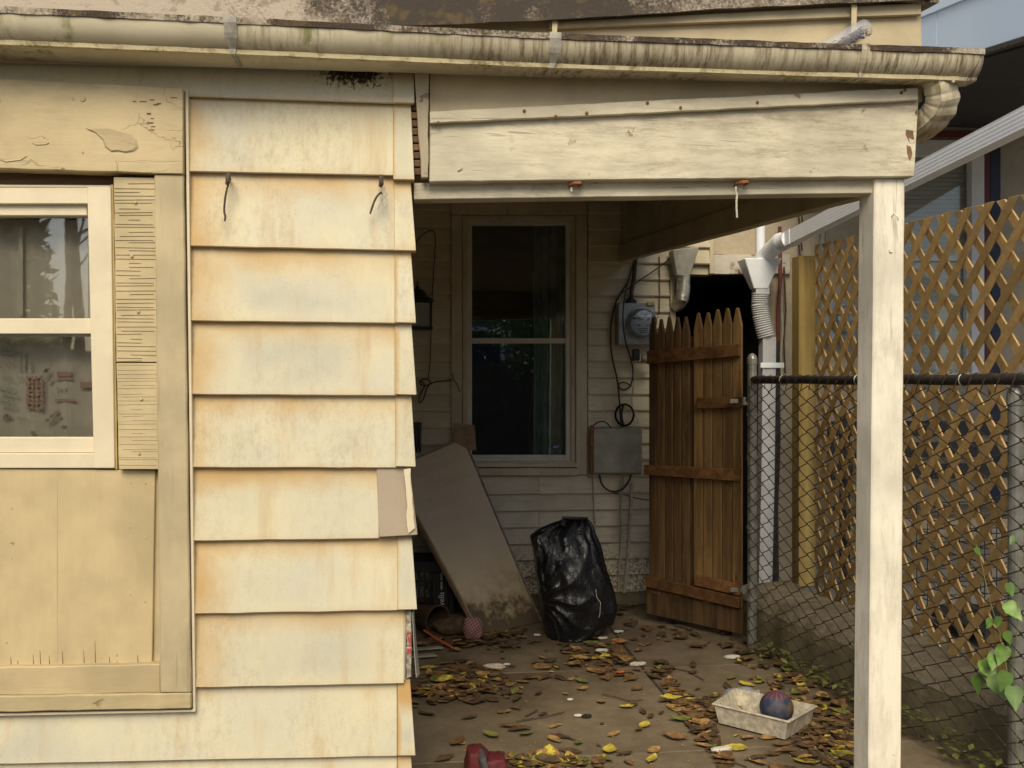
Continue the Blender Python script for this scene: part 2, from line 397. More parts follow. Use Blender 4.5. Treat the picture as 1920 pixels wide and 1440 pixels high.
M['grey_metal'] = plain("grey_box_metal", (.29, .28, .225), .5, .1, .18, 12, .08)
M['meter_grey'] = plain("meter_grey_paint", (.29, .31, .325), .45, .2, .2, 14, .06)
M['meter_face'] = plain("meter_face_plate", (.62, .62, .58), .5, 0, .06, 12, 0)
M['black'] = plain("black_plastic", (.018, .018, .020), .45, 0, .3, 20, .05)
M['cable'] = plain("black_cable", (.020, .019, .018), .5, 0, .3, 20, 0)
M['cable_tan'] = plain("painted_cable", (.40, .355, .27), .6, 0, .2, 20, 0)
M['rust'] = plain("rust", (.24, .095, .03), .85, .1, .5, 60, .4)
M['rope'] = plain("grey_rope", (.50, .46, .38), .9, 0, .3, 90, .3)
M['twig'] = plain("dry_twig", (.075, .052, .034), .9, 0, .4, 60, .4)
M['crack'] = plain('crack_grime', (.37,.285,.16), .9, 0, .2, 20, 0)
M['hardboard'] = None
M['cardboard'] = plain("cardboard_edge", (.26, .185, .105), .85, 0, .2, 20, .1)
M['sky_blue_rake'] = plain("sky_tinted_metal", (.64, .78, .97), .5, 0, .07, 5, .05, (1, .2, .08))  # blue sky light on the metal is put into its colour
M['soffit'] = plain("shade_black", (.014, .014, .018), .85, 0, .3, 6, .1)  # near-black puts the shade into the soffit and passage wall colour
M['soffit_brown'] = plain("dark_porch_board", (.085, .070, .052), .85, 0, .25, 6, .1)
M['red_trim'] = plain("oxblood_trim", (.15, .028, .018), .6, 0, .2, 20, .05)
M['navy'] = plain("navy_trim", (.020, .028, .055), .6, 0, .2, 20, .05)
M['white_trim'] = plain("white_window_trim", (.78, .76, .74), .5, 0, .08, 8, .03)
M['blind'] = plain("blind_slat", (.78, .75, .68), .6, 0, .06, 10, 0)
M['brass'] = plain("aged_brass", (.35, .27, .10), .5, .5, .2, 30, .1)
M['white_print'] = plain("white_print", (.70, .70, .66), .6, 0, .04, 20, 0)
M['black_print'] = plain("black_print", (.04, .04, .04), .6, 0, .04, 20, 0)
M['red_print'] = plain("red_print", (.42, .05, .05), .6, 0, .1, 20, 0)
M['red_dim'] = plain("faded_red_print", (.43, .29, .235), .8, 0, .1, 20, 0)
M['teal_dim'] = plain("faded_teal_print", (.36, .38, .335), .8, 0, .1, 20, 0)
M['brown_dim'] = plain("faded_brown_print", (.33, .28, .22), .8, 0, .1, 20, 0)
M['curtain'] = plain("pale_curtain_cotton", (.56, .535, .45), .9, 0, .06, 20, .1)
M['lace'] = plain("thin_green_curtain", (.34, .40, .34), .9, 0, .2, 12, .1)
M['paper'] = plain("scrap_paper", (.55, .52, .46), .8, 0, .1, 20, .1)
M['orange'] = plain("orange_plastic", (.55, .12, .03), .5, 0, .1, 20, 0)
M['red_cloth'] = plain("red_nylon_cloth", (.095, .009, .013), .7, 0, .35, 30, .3)
M['grey_cloth'] = plain("dark_grey_cloth", (.055, .05, .05), .85, 0, .35, 40, .3)
M['log'] = plain("brown_clay", (.065, .035, .016), .85, 0, .35, 20, .3)
M['tray'] = plain("dirty_beige_plastic", (.47, .42, .33), .6, 0, .28, 40, .2)
M['bark'] = plain("tree_bark", (.10, .08, .06), .95, 0, .4, 14, .6, (1,1,.2))
M['leaf_green'] = plain("green_leaf", (.085, .16, .03), .5, 0, .3, 9, .1)
M['leaf_vine'] = plain("bright_vine_leaf", (.15, .27, .05), .5, 0, .4, 30, .1)
M['leaf_yellow'] = plain("yellow_fallen_leaf", (.46, .36, .05), .6, 0, .45, 40, .2)
M['leaf_tan'] = plain("tan_fallen_leaf", (.30, .175, .06), .7, 0, .5, 30, .2)
M['leaf_brown'] = plain("brown_fallen_leaf", (.145, .078, .030), .75, 0, .5, 30, .2)
M['leaf_olive'] = plain("olive_fallen_leaf", (.15, .16, .04), .6, 0, .35, 40, .2)
M['leaf_dark'] = plain("dark_rotten_leaf", (.075, .044, .020), .8, 0, .5, 30, .2)
M['stain_glass'] = m_glass("clear_plastic", (.74, .80, .90), .55)
def mk_film():
    t = NT("hazy_plastic"); tr = t.n("BsdfTransparent"); mx = t.n("MixShader"); mx.inputs[0].default_value = .26
    t.done((.62,.67,.78), .18, spec=.6); t.bump(t.noise(40, 4), .4, .006)
    t.l(tr.outputs[0], mx.inputs[1]); t.l(t.b.outputs[0], mx.inputs[2]); t.l(mx.outputs[0], t.t.nodes["Material Output"].inputs[0]); return t.m
M['film'] = mk_film()
def mk_hardboard():
    t = NT("stained_hardboard"); g = t.sep(); p = t.wpos()
    c = t.mix(t.ramp(t.noise(4, 4), .3, .7), (.52, .42, .29), (.58, .48, .34))
    n = t.noise(9, 5)
    z = t.math('ADD', p[2], t.math('MULTIPLY', t.math('SUBTRACT', n, .5), .55))
    c = t.mix(t.math('MULTIPLY', t.ramp(z, .34, .08), .7), c, (.27, .19, .085))
    c = t.mix(t.math('MULTIPLY', t.ramp(t.math('ADD', z, t.math('MULTIPLY', t.math('SUBTRACT', t.noise(40,5), .5), .25)), .19, .05), .85), c, (.055, .038, .022))
    t.bump(t.noise(90, 3), .1, .003); return t.done(c, .75)
M['hardboard'] = mk_hardboard()
def mk_bag():
    t = NT("black_bag_film"); h = t.noise(30, 5, (1,1,.6), .6, 1.2); cr2 = t.math('ABSOLUTE', t.math('SUBTRACT', t.noise(13, 4, (1.2,1,.5), .55, 1.5), .5)); t.bump(t.math('ADD', t.math('MULTIPLY', h, .35), t.math('MULTIPLY', t.ramp(cr2, .0, .07), .5)), .28, .010)
    return t.done((.009, .009, .011), t.ramp(h, .3, .7, .22, .40), spec=.45)
M['bag'] = mk_bag()
def mk_ball():
    t = NT("printed_ball"); g = t.sep(); n = t.noise(9, 4)
    c = t.mix(t.ramp(n, .52, .60), (.020, .034, .085), (.13, .08, .04))
    c = t.mix(t.ramp(t.noise(5, 3), .56, .62), c, (.04, .10, .10))
    wv = t.n("TexWave", wave_type='BANDS'); 
    d = t.n("SeparateXYZ"); t.l(t.tc("Object"), d.inputs[0])
    an = t.math('SINE', t.math('MULTIPLY', t.math('ARCTAN2', d.outputs[0], d.outputs[1]), 13.0))
    topm = t.ramp(t.math('ADD', g[2], t.math('MULTIPLY', an, .05)), .80, .95)
    c = t.mix(topm, c, t.mix(t.ramp(an, -.2, .4), (.07, .03, .07), (.20, .06, .085)))
    c = t.mix(t.math('MULTIPLY', t.ramp(t.noise(30, 6), .42, .68), .6), c, (.12, .09, .06)); t.bump(n, .1, .004); return t.done(c, .6)
M['ball'] = mk_ball()
def mk_gingham():
    t = NT("red_gingham"); d = t.n("SeparateXYZ"); t.l(t.tc("Object"), d.inputs[0])
    a = t.math('GREATER_THAN', t.math('SINE', t.math('MULTIPLY', t.math('ADD', d.outputs[0], t.math('MULTIPLY', d.outputs[2], .6)), 380.0)), 0.0)
    b = t.math('GREATER_THAN', t.math('SINE', t.math('MULTIPLY', t.math('SUBTRACT', d.outputs[2], t.math('MULTIPLY', d.outputs[0], .6)), 380.0)), 0.0)
    c = t.mix(t.math('MULTIPLY', t.math('ADD', a, b), .5), (.26, .20, .18), (.20, .03, .04)); return t.done(c, .8)
M['gingham'] = mk_gingham()

# ------------------------------------------------------------------ ground
m = MB(); m.add([(-60,-60,-.03),(60,-60,-.03),(60,60,-.03),(-60,60,-.03)], [(0,1,2,3)])
m.build("ground", M['ground'], org=(0,0,-.03), kind="structure")
X_SIDE = W(770, 720, YF).x             # right end of the extension's wall
dirt = MB(); dirt.add([(X_SIDE, 1.0, -.008),(2.3,1.0,-.008),(2.3,YB,-.008),(X_SIDE,YB,-.008)], [(0,1,2,3)])
pav = dirt.build("porch_pavement", M['dirt'], kind="structure")
s0, s1 = G(1205,1250), G(1362,1440)    # the lengthways joint
def seam_x(y): return s0.x + (s1.x-s0.x) * (y - s0.y)/(s1.y - s0.y)
ys = [1.0, 2.25, G(1150,1413).y, G(1240,1250).y, 5.92]
for i in range(4):
    for side in (0, 1):
        ya, yb = ys[i]+.003, ys[i+1]-.003
        ra = random.uniform(-.006, .006) if i < 2 else 0
        if side == 0: q = [(X_SIDE+.01, ya), (seam_x(ya)-.006, ya), (seam_x(yb)-.006, yb), (X_SIDE+.01, yb)]
        else: q = [(seam_x(ya)+.006, ya+.01), (2.28, ya-.02), (2.28, yb-.02), (seam_x(yb)+.006, yb+.01)]
        b = MB(); z1 = random.uniform(-.004, 0)
        b.hexa([(x,y,-.02) for x,y in q], [(x,y,z1) for x,y in q])
        b.build("paving_slab", M['concrete'], pav, bev=.005)
# neighbour's raised patio behind the kerb
m = MB(); m.hexa([(2.44,-2,-.02),(6,-2,-.02),(6,5.98,-.02),(2.44,5.98,-.02)], [(2.44,-2,.10),(6,-2,.10),(6,5.98,.10),(2.44,5.98,.10)])
m.build("patio", M['patio'], kind="structure")

# ------------------------------------------------------------------ the house: rear wall with clapboards and window
HOUSE = thing("house", (.9, YB+1, 0), "cream clapboard house wall with dark double-hung window at the back of the porch", "house")
XC = W(1262, 700, YB).x; XC2 = W(1338, 490, YB).x
zal = W(1300, 514, YB).z
m = MB()
wl, wr = W(862,640,YB).x, W(1086,640,YB).x; wt, wb = W(980,398,YB).z, W(980,872,YB).z
y0, y1 = YB+.012, YB+.14
m.box((-3.2,y0,0),(wl,y1,6)); m.box((wl,y0,0),(wr,y1,wb)); m.box((wl,y0,wt),(wr,y1,6)); m.box((wr,y0,0),(XC,y1,6)); m.box((XC,y0,zal),(XC2,y1,6))
m.build("wall", M['clap'], HOUSE)
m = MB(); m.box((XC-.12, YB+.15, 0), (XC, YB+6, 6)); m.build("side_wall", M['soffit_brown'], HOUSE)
# dim room behind the window
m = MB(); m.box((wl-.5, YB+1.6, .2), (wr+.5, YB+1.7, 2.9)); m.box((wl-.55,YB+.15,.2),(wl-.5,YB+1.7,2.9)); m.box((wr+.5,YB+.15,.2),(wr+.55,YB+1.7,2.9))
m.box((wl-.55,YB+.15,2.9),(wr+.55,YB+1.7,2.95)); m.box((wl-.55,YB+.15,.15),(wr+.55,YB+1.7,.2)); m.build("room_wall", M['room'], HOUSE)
def clap(x0, x1, z0, z1):
    j = random.uniform(-.0015, .0015); m = MB(); rings = []
    n = max(1, int((x1-x0)/.25))
    for i in range(n+1):
        x = x0 + (x1-x0)*i/n; d = random.uniform(-.0012,.0012)
        rings.append([Vector((x, YB-.002, z1+.012)), Vector((x, YB-.024, z0+j+d+.0075)), Vector((x, YB-.0185, z0+j+d)), Vector((x, YB-.004, z0+j+d+.002)), Vector((x, YB+.010, z1+.012))])
    m.loft(rings).build("clapboard", M['clap'], HOUSE)
PITCH = 30.75/1850*W(1150,720,YB).y/ray(1150,720).y
zb0 = W(1200,1108,YB).z
cl, cr_, csill = W(846,640,YB).x, W(1101,640,YB).x, W(1000,893,YB).z
k = 0
while True:
    z0 = zb0 + k*PITCH; z1 = z0 + PITCH; k += 1
    if z0 > 2.62: break
    if z1 < csill + .02:
        xs = sorted([X_SIDE-.05, W(random.choice([905,1010,1125]), 1000, YB).x, XC-.028])
        for a, b in zip(xs, xs[1:]): clap(a+.0012, b-.0012, z0, z1)
    else:
        clap(X_SIDE-.05, cl-.003, z0, z1)
        if z0 > zal + .01:
            clap(cr_+.003, XC2-.03, z0, z1)
        else: clap(cr_+.003, XC-.028, z0, z1)
for k2 in range(18):                     # upper storey above the porch roof
    z0 = 2.9 + k2*.17; m = MB()
    m.hexa([(-3.2,YB-.03,z0),(XC2,YB-.03,z0),(XC2,YB-.004,z0+.18),(-3.2,YB-.004,z0+.18)], [(-3.2,YB+.008,z0),(XC2,YB+.008,z0),(XC2,YB+.01,z0+.18),(-3.2,YB+.01,z0+.18)])
    m.build("clapboard", M['clap'], HOUSE)
board([(1257,517),(1267,517),(1267,1112),(1257,1112)], YB-.022, .03, 8, .001, False).build("corner_board", M['casing'], HOUSE, bev=.002)
board([(1331,380),(1339,380),(1339,513),(1331,513)], YB-.022, .03).build("corner_board", M['casing'], HOUSE, bev=.002)
m = MB(); m.box((X_SIDE, YB-.008, -.02), (XC, YB+.01, zb0+.005)); m.build("foundation", M['kerb'], HOUSE)
# window
win = MB(); WY = YB
wroot = board([(858,398),(1092,398),(1092,886),(858,886)], YB+.03, .004)
wobj = MB(); 
def frame_pieces(x0,x1,y0,y1,wd,yp,th,name,mat,par,bev=.003):
    """four mitred members of a frame given by its outer photo rectangle and member width in pixels"""
    o = [(x0,y0),(x1,y0),(x1,y1),(x0,y1)]; i = [(x0+wd,y0+wd),(x1-wd,y0+wd),(x1-wd,y1-wd),(x0+wd,y1-wd)]
    for a, b in ((0,1),(1,2),(2,3),(3,0)):
        q = [W(*o[a],yp), W(*o[b],yp), W(*i[b],yp), W(*i[a],yp)]
        m = MB(); m.hexa(q, [p+Vector((0,th,0)) for p in q]); m.build(name, mat, par, bev=bev)
m = MB(); x0_,x1_ = W(846,400,YB-.03).x, W(1101,400,YB-.03).x
wd_ = MB()
for q in ([(846,376),(1101,376),(1101,402),(846,402)], ):
    win_o = board(q, YB-.032, .04, 6, .001).build("window", M['casing'], HOUSE, bev=.003)
for q in ([(846,403),(866,403),(866,890),(846,890)], [(1080,403),(1101,403),(1101,890),(1080,890)]):
    board(q, YB-.03, .04, 8, .0008, False).build("casing", M['casing'], win_o, bev=.003)
for a, (x0,x1,y0,y1,wd,yp,th,mt) in enumerate(((867,1079,404,872,8,YB-.012,.03,M['casing']), (875,1071,412,868,10,YB+.004,.04,M['sash']))):
    frame_pieces(x0,x1,y0,y1,wd,yp,th,"frame",mt,win_o)
for q,yp in (([(885,634),(1061,634),(1061,644),(885,644)], YB+.014), ([(885,853),(1061,853),(1061,860),(885,860)], YB+.014)):
    board(q, yp, .03).build("sash_rail", M['sash'], win_o, bev=.002)
for q,yp in (([(884,421),(1062,421),(1062,636),(884,636)], YB+.032), ([(884,640),(1062,640),(1062,858),(884,858)], YB+.024)):
    board(q, yp, .004).build("pane", M['glass_dark'], win_o)
board([(870,868),(1082,868),(1082,876),(870,876)], YB-.045, .06, 8, .001).build("sill", M['casing'], win_o, bev=.002)
board([(866,878),(1086,878),(1086,892),(866,892)], YB-.05, .06, 8, .001).build("sill", M['casing'], win_o, bev=.003)
# security sticker in the lower pane
c = W(1043,838,YB+.02); m = MB(); pts = [c+Vector((math.cos(a)*.028, 0, math.sin(a)*.028)) for a in [R(22.5+45*k) for k in range(8)]]
m.loft([pts, [p+Vector((0,.002,0)) for p in pts]]); st = m.build("sticker", plain("sticker_blue", (.01,.02,.10), .5, 0, .1, 10, 0), win_o)
text_mesh("sticker_print", "ADT", .02, M['white_print'], win_o, Matrix.Translation(c+Vector((0,-.002,0))) @ Matrix.Rotation(R(90),4,'X'))
# curtain inside: hanging folds with a light hem line
m = MB(); rings = []
xa, xb = W(1001,640,YB+.12).x, W(1075,640,YB+.12).x
for i in range(40):
    t = i/39; x = xa + (xb-xa)*t; yy = YB+.12 + .02*math.sin(t*26) + .01*math.sin(t*57)
    rings.append([Vector((x,yy,wb-.05)), Vector((x,yy,wt+.05)), Vector((x,yy+.004,wt+.05)), Vector((x,yy+.004,wb-.05))])
m.loft(rings); cu = m.build("curtain", M['lace'], win_o)
m = MB(); m.tube([(xa,YB+.11,wb-.04),(xa+.004,YB+.11,(wt+wb)/2),(xa-.006,YB+.11,wt-.35)], .005, 6); m.build("hem", M['curtain'], win_o)

# ------------------------------------------------------------------ the extension: enamelled siding, boarded window bay
EXT = thing("house_extension", (-.6, YF+.2, 0), "sunlit house wing with stained cream lap siding and boarded window bay", "house")
YS = YF - .022
xl = -1.72
XR = X_SIDE
gx0, gx1 = W(10,600,YF).x, W(200,600,YF).x
gxl = W(-268,600,YF).x
gz0, gz1 = W(100,860,YF).z, W(100,360,YF).z
m = MB(); a, b = YF+.012, YF+.12
m.box((gx1,a,0),(XR,b,2.5)); m.box((xl-1,a,0),(gx1,b,gz0)); m.box((xl-1,a,gz1),(gx1,b,2.5)); m.box((xl-1,a,gz0),(gxl,b,gz1))
m.build("wall", M['darkwood'], EXT)
m = MB(); m.box((XR-.12, YF+.122, 0), (XR, YB-.03, 2.6)); m.build("side_wall", M['clap'], EXT)
m = MB(); m.box((xl-1, YF+.125, 0), (xl-.9, YB-.03, 2.6)); m.box((xl-.9, 4.6, 0), (XR-.13, 4.7, 2.5)); m.box((xl-.9, YF+.125, 2.42), (XR-.13, 4.6, 2.47)); m.build("room_wall", M['room'], EXT)
def lap(xa, xb, top, bot, name="siding_panel", mat=None, proud=.024, topin=.003, n=10):
    """a lapped enamelled panel: px ends xa/xb at top/bottom as (left,right) pairs, top/bot lines as (left y, right y)"""
    m = MB(); rings = []
    TL, TR = W(xa[0], top[0], YF-topin), W(xb[0], top[1], YF-topin)
    BL, BR = W(xa[1], bot[0], YF-proud), W(xb[1], bot[1], YF-proud)
    for i in range(n+1):
        t = i/n; a_, b_ = TL.lerp(TR,t), BL.lerp(BR,t); w_ = random.uniform(-.0012,.0012) if 0<i<n else 0
        a_ = a_ + Vector((0,0,.014)); b_ = b_ + Vector((0, w_, w_*.5))
        mid = a_.lerp(b_, .5) + Vector((0, random.uniform(-.001,.001), 0))
        rings.append([a_, mid, b_, b_+Vector((0,.004,-.003)), b_+Vector((0,.016,0)), a_+Vector((0,.006,0))])
    m.loft(rings); return m.build(name, mat or M['siding'], EXT)
rows = [(178,192),(320,328),(460,468),(600,605),(738,740.5),(875,876),(1013,1008.5),(1150,1143.5),(1288,1280.5),(1424,1417)]
def jl(y): return 352 + (y-178)/(1335-178)*14      # siding starts beside the trim channel
lap((-1300,-1300),(741,741),(58,130),(168-.036*1300,192), n=24, mat=M['siding_mold'])
for i in range(1, 9):
    lp, rp = rows[i-1], rows[i]
    xr_ = 745 if i not in (6, 8) else (710 if i == 6 else 757)
    lap((jl(lp[0]), jl(rp[0])), (xr_, xr_), lp, rp)
lap((-1300,-1300),(744,744),(1345,1280.5),(1457,1417), n=24)
lap((-1300,-1300),(744,744),(1457,1417),(1610,1552), n=24)
lap((-1300,-1300),(744,744),(1610,1552),(1750,1690), n=24)
for i in range(1, 9):                       # the same courses left of the bay
    f_ = lambda r_, x_: r_[0]+(r_[1]-r_[0])/385*(x_-355)
    lap((-1300,-1300),(-462,-462),(f_(rows[i-1],-1300),f_(rows[i-1],-462)),(f_(rows[i],-1300),f_(rows[i],-462)))
def cap(tl, tr, br, bl, pt=.010, pb=.032, name="corner_cap", mat=None, back=.06):
    f = [W(*tl,YF-pt)+Vector((0,0,.008)), W(*tr,YF-pt)+Vector((0,0,.008)), W(*br,YF-pb), W(*bl,YF-pb)]
    bk = [p+Vector((0,back,0)) for p in f]
    m = MB(); m.hexa(f, bk); return m.build(name, mat or M['cap'], EXT, bev=.0015)
cap((736,130),(776,131),(777,193),(736,191.5))
ct = [(192,337,737,770,777),(333,470,739,769,780),(468,605.5,740,770,780),(605,740.5,740,771,781),(741,875.5,741,771,779.5)]
for t_, b_, x_, xt, xbm in ct: cap((x_,t_-1),(xt,t_),(xbm,b_),(x_,b_-1))
cap((706,877),(768,877),(783,1003),(711,1007), .014, .036, "patch_cap", plain("grey_brown_patch", (.355,.285,.205), .55, 0, .08, 6, .04))
m = board([(757,880),(770,878),(778,990),(766,1000)], YF-.042, .0015, 7, .003, False); m.build("flaked_paint", M['vinyl'], EXT)
cap((745,1010),(772,1008),(782,1143),(745,1143.5))
# the course that lost its cap: layers of foil board and a bent flap
cap((757,1146),(761,1146),(760,1275),(757,1277), .004, .012, "torn_edge")
foil = plain("crumpled_foil_board", (.40,.37,.29), .45, .3, .5, 60, .8)
board([(762,1146),(771,1146),(771,1268),(762,1272)], YF-.006, .05, 10, .0012, False).build("insulation_edge", foil, EXT)
for q in ([(762.5,1186),(770.8,1186),(770.8,1189),(762.5,1189)], [(762.8,1191),(764.5,1189),(770.8,1209),(768.5,1211)], [(769,1190),(771,1190),(771,1205),(769.5,1205)], [(762.8,1210),(770.8,1210),(770.8,1212),(762.8,1212)], [(762.8,1216),(770.8,1216),(770.8,1225),(762.8,1225)]):
    board(q, YF-.008, .0015).build("red_print", M['red_print'], EXT)
m = MB(); f = []
for i in range(9):
    t = i/8; p = W(773 + 7*t**1.6, 1147 + 123*t, YF-.012); q = p + Vector((.004+.006*t, .03, .0)); f.append([p, p+Vector((.0025,0,0)), q+Vector((.0025,0,0)), q])
m.loft(f).build("bent_flap", M['grey_metal'], EXT)
cap((745,1281),(769,1280),(779,1417),(745,1417)); cap((745,1417),(770,1417),(781,1552),(745,1552)); cap((745,1552),(772,1552),(782,1690),(745,1690))
# trim of the bay
board([(-450,123),(343,165),(343,326),(-450,302)], YF-.052, .06, 24, .0013).build("head_board", M['header'], EXT, bev=.002)
board([(289,327),(344,327),(358,1299),(301,1299)], YF-.044, .05, 24, .0010, False).build("side_board", M['trimv'], EXT, bev=.003)
# a lifted flake of paint on the head board
for pts, lift in (([(160,240),(175,246),(192,262),(197,276),(208,285),(222,284),(237,287),(252,284),(260,277),(257,263),(246,250),(230,246),(200,238)], .0035), ([(60,268),(75,265),(93,268),(88,271),(66,272)], .002), ([(150,188),(160,182),(161,187),(155,191)], .003), ([(0,300),(28,296),(52,293),(40,300),(10,304)],.002)):
    P_ = [W(x,y,YF-.0525) for x,y in pts]; c_ = sum(P_,Vector())/len(P_); mm = MB()
    mm.loft([P_, [p.lerp(c_,.12)+Vector((0,-lift,0)) for p in P_], [p.lerp(c_,.6)+Vector((0,-lift*.7,0)) for p in P_]]); mm.build("paint_flake", M['header'], EXT)
for x,y,wd,ht in ((279,213,8,3),(285,222,6,1.4),(281,230,13,2.2),(287,237,8,1.4),(268,190,14,1.6),(252,190,7,1.5),(292,196,10,2),(298,194,9,2),(285,187,9,1.5),(284,243,12,1),(326,183,14,1)):
    board([(x-wd/2,y-ht/2),(x+wd/2,y-ht/2.5),(x+wd/2.4,y+ht/2),(x-wd/2.2,y+ht/2.2)], YF-.0535, .002).build("bare_spot", M['darkwood'], EXT)
board([(213,332),(290,333),(298,679),(218,679)], YF-.034, .035, 16, .0008, False).build("checked_board", M['checked'], EXT, bev=.0015)
board([(218,681),(298,681),(299.5,880),(223,880)], YF-.035, .035, 10, .0008, False).build("checked_board", M['checked'], EXT, bev=.0015)
chk = random.Random(3)
for i in range(72):                     # open checks across the grain of that board, as thin dark slivers
    y = 345 + i*7.4 + chk.uniform(-2,2); t = (y-332)/548
    xa_ = 214+9*t + chk.choice([0,0,0,8,25]); xb_ = 291+8*t - chk.choice([0,0,6,30]); yy = y+chk.uniform(-1.2,1.2); h = chk.uniform(.05,.13)
    board([(xa_,y-h),(xb_,yy-h*.4),(xb_,yy+h*.4),(xa_,y+h)], YF-.0362, .003).build("check_crack", M['crack'], EXT)
for x,y in ((254,379),(247,480),(259,584),(265,748),(261,850)):
    m = MB(); m.lathe([(.0001,-.0035),(.004,-.003),(.0045,0)], W(x,y,YF-.036), (0,1,0), 8); m.build("nail_head", M['checked'], EXT)
board([(-390,875),(291,882),(285,1247),(-390,1255)], YF-.012, .02, 4).build("lower_panel", M['panel'], EXT, bev=.002)
for x,y in ((22,953),(21,1046),(244,988),(273,1008),(243,1115),(272,1128),(12,1205),(105,1237),(219,1228),(219,1240),(245,905),(273,906)):
    m = MB(); m.lathe([(.0001,-.0012),(.0028,-.001),(.0034,.001)], W(x,y,YF-.0125), (0,1,0), 10); m.build("nail_head", M['panel'], EXT)
board([(107,900),(108,900),(108,1240),(106.6,1240)], YF-.0128, .003, 2).build("panel_seam", M['trimv'], EXT)
for x,y,h in ((178,1247,46),(20,1250,18),(33,1250,12),(62,1249,22),(75,1249,30),(92,1249,20),(117,1248,26),(157,1248,28),(205,1247,16),(258,1246,18)):
    board([(x-.4,y-h),(x,y-h),(x+2.0,y),(x+.2,y)], YF-.0128, .003).build("split_crack", M['darkwood'], EXT)
board([(292,884),(301,884),(302,1248),(287,1248)], YF+.000, .012, 8, .0012, False).build("backing_strip", M['trimv'], EXT)
board([(-392,1259),(301,1245),(301,1299),(-392,1311)], YF-.036, .045, 20, .0012).build("bottom_rail", M['trim'], EXT, bev=.003)
board([(-450,1313),(358,1300),(358,1329),(-450,1344)], YF-.046, .055, 24, .0014).build("sill_board", M['sillw'], EXT, bev=.003)
board([(347,168),(352.5,168),(366.5,1334),(361.5,1334)], YF-.030, .03, 4, 0, False).build("trim_channel", M['vinyl'], EXT, bev=.001)
board([(-458,1347),(366,1331),(366,1335),(-458,1352)], YF-.031, .03, 4).build("trim_channel", M['vinyl'], EXT, bev=.001)
board([(-450,305),(-394,307),(-394,1310),(-450,1311)], YF-.044, .05, 24, .0010, False).build("side_board", M['trimv'], EXT, bev=.003)
board([(-392,318),(-312,320),(-312,876),(-392,876)], YF-.034, .035, 16, .0008, False).build("checked_board", M['checked'], EXT, bev=.0015)
board([(-460,130),(-453,130),(-453,1345),(-460,1346)], YF-.030, .03, 4, 0, False).build("trim_channel", M['vinyl'], EXT, bev=.001)
# vinyl window
wv = board([(-260,345),(207,347),(207,352),(-260,350)], YF-.012, .05).build("window", M['vinyl'], EXT, bev=.002)
def vb(q, yp, th, name="frame", mat='vinyl', bev=.002): return board(q, yp, th).build(name, M[mat], wv, bev=bev)
vb([(-260,352),(176,352),(176,382),(-260,382)], YF-.020, .06)
vb([(163,350),(208,350),(215,878),(176,878)], YF-.0225, .06)
vb([(-308,343),(-262,343),(-262,878),(-308,878)], YF-.0225, .06)
vb([(-260,850),(190,850),(213,878),(-260,878)], YF-.020, .06)
vb([(-260,382),(163,382),(163,404),(-260,404)], YF-.004, .05, "sash_rail")
vb([(-260,597),(178,597),(178,626),(-260,626)], YF-.006, .05, "sash_rail")
vb([(-260,626),(184,626),(184,631),(-260,631)], YF+.008, .03, "glazing_bead", 'grey_metal', .001)
vb([(-260,820),(188,820),(188,849),(-260,849)], YF-.008, .05, "sash_rail")
vb([(-260,402),(165,402),(165,599),(-260,599)], YF+.020, .004, "pane", 'glass', 0)
vb([(-260,630),(187,630),(187,821),(-260,821)], YF+.014, .004, "pane", 'glass', 0)
board([(207,346),(212,346),(220,880),(215.5,880)], YF-.016, .02, 10, .0009, False).build("caulk_line", M['caulk'], EXT)
# printed curtain just inside the lower and upper panes, seen from its back
m = MB(); rings = []; cx0, cx1 = W(-262,700,YF+.11).x, W(205,700,YF+.11).x
ctop, cbot = W(100,412,YF+.11).z, W(100,835,YF+.11).z
for i in range(60):
    t = i/59; x = cx0+(cx1-cx0)*t; yy = YF+.112 + .008*math.sin(t*44)+.006*math.sin(t*19+1)
    rings.append([Vector((x,yy,cbot)), Vector((x,yy,ctop)), Vector((x,yy+.003,ctop)), Vector((x,yy+.003,cbot))])
m.loft(rings).build("curtain", M['curtain'], wv)
YC = YF+.096
def petal(px, py, w_, h_, ang, mat, name="curtain_print"):
    c_ = W(px,py,YC); pts = []
    for k in range(10):
        a_ = 2*math.pi*k/10; u, v = math.cos(a_)*w_*abs(math.cos(a_))**.3, math.sin(a_)*h_
        pts.append(c_+Vector((u*math.cos(ang)-v*math.sin(ang), 0, u*math.sin(ang)+v*math.cos(ang))))
    m = MB(); m.loft([pts,[p+Vector((0,.0008,0)) for p in pts]]); m.build(name, M[mat], wv)
for r_ in range(4):
    for c_ in range(2):
        for q_ in range(4): petal(56+c_*17+4*math.cos(R(45+90*q_))*1.2, 712+r_*16+4*math.sin(R(45+90*q_))*1.2, .0085, .0048, R(-45-90*q_), 'red_dim')
for r_ in range(4):
    for c_ in range(3): petal(2+c_*10+(r_%2)*5, 728+r_*11, .0075, .0032, R(35 if (r_+c_)%2 else -35), 'teal_dim')
for x,y,a_ in ((88,693,20),(92,710,60),(106,774,30),(97,780,45),(89,788,10),(100,788,50),(112,783,-20),(120,800,10),(62,812,-40),(10,782,30),(14,778,-30),(86,697,0)): petal(x,y,.0085,.0052,R(a_),'brown_dim')
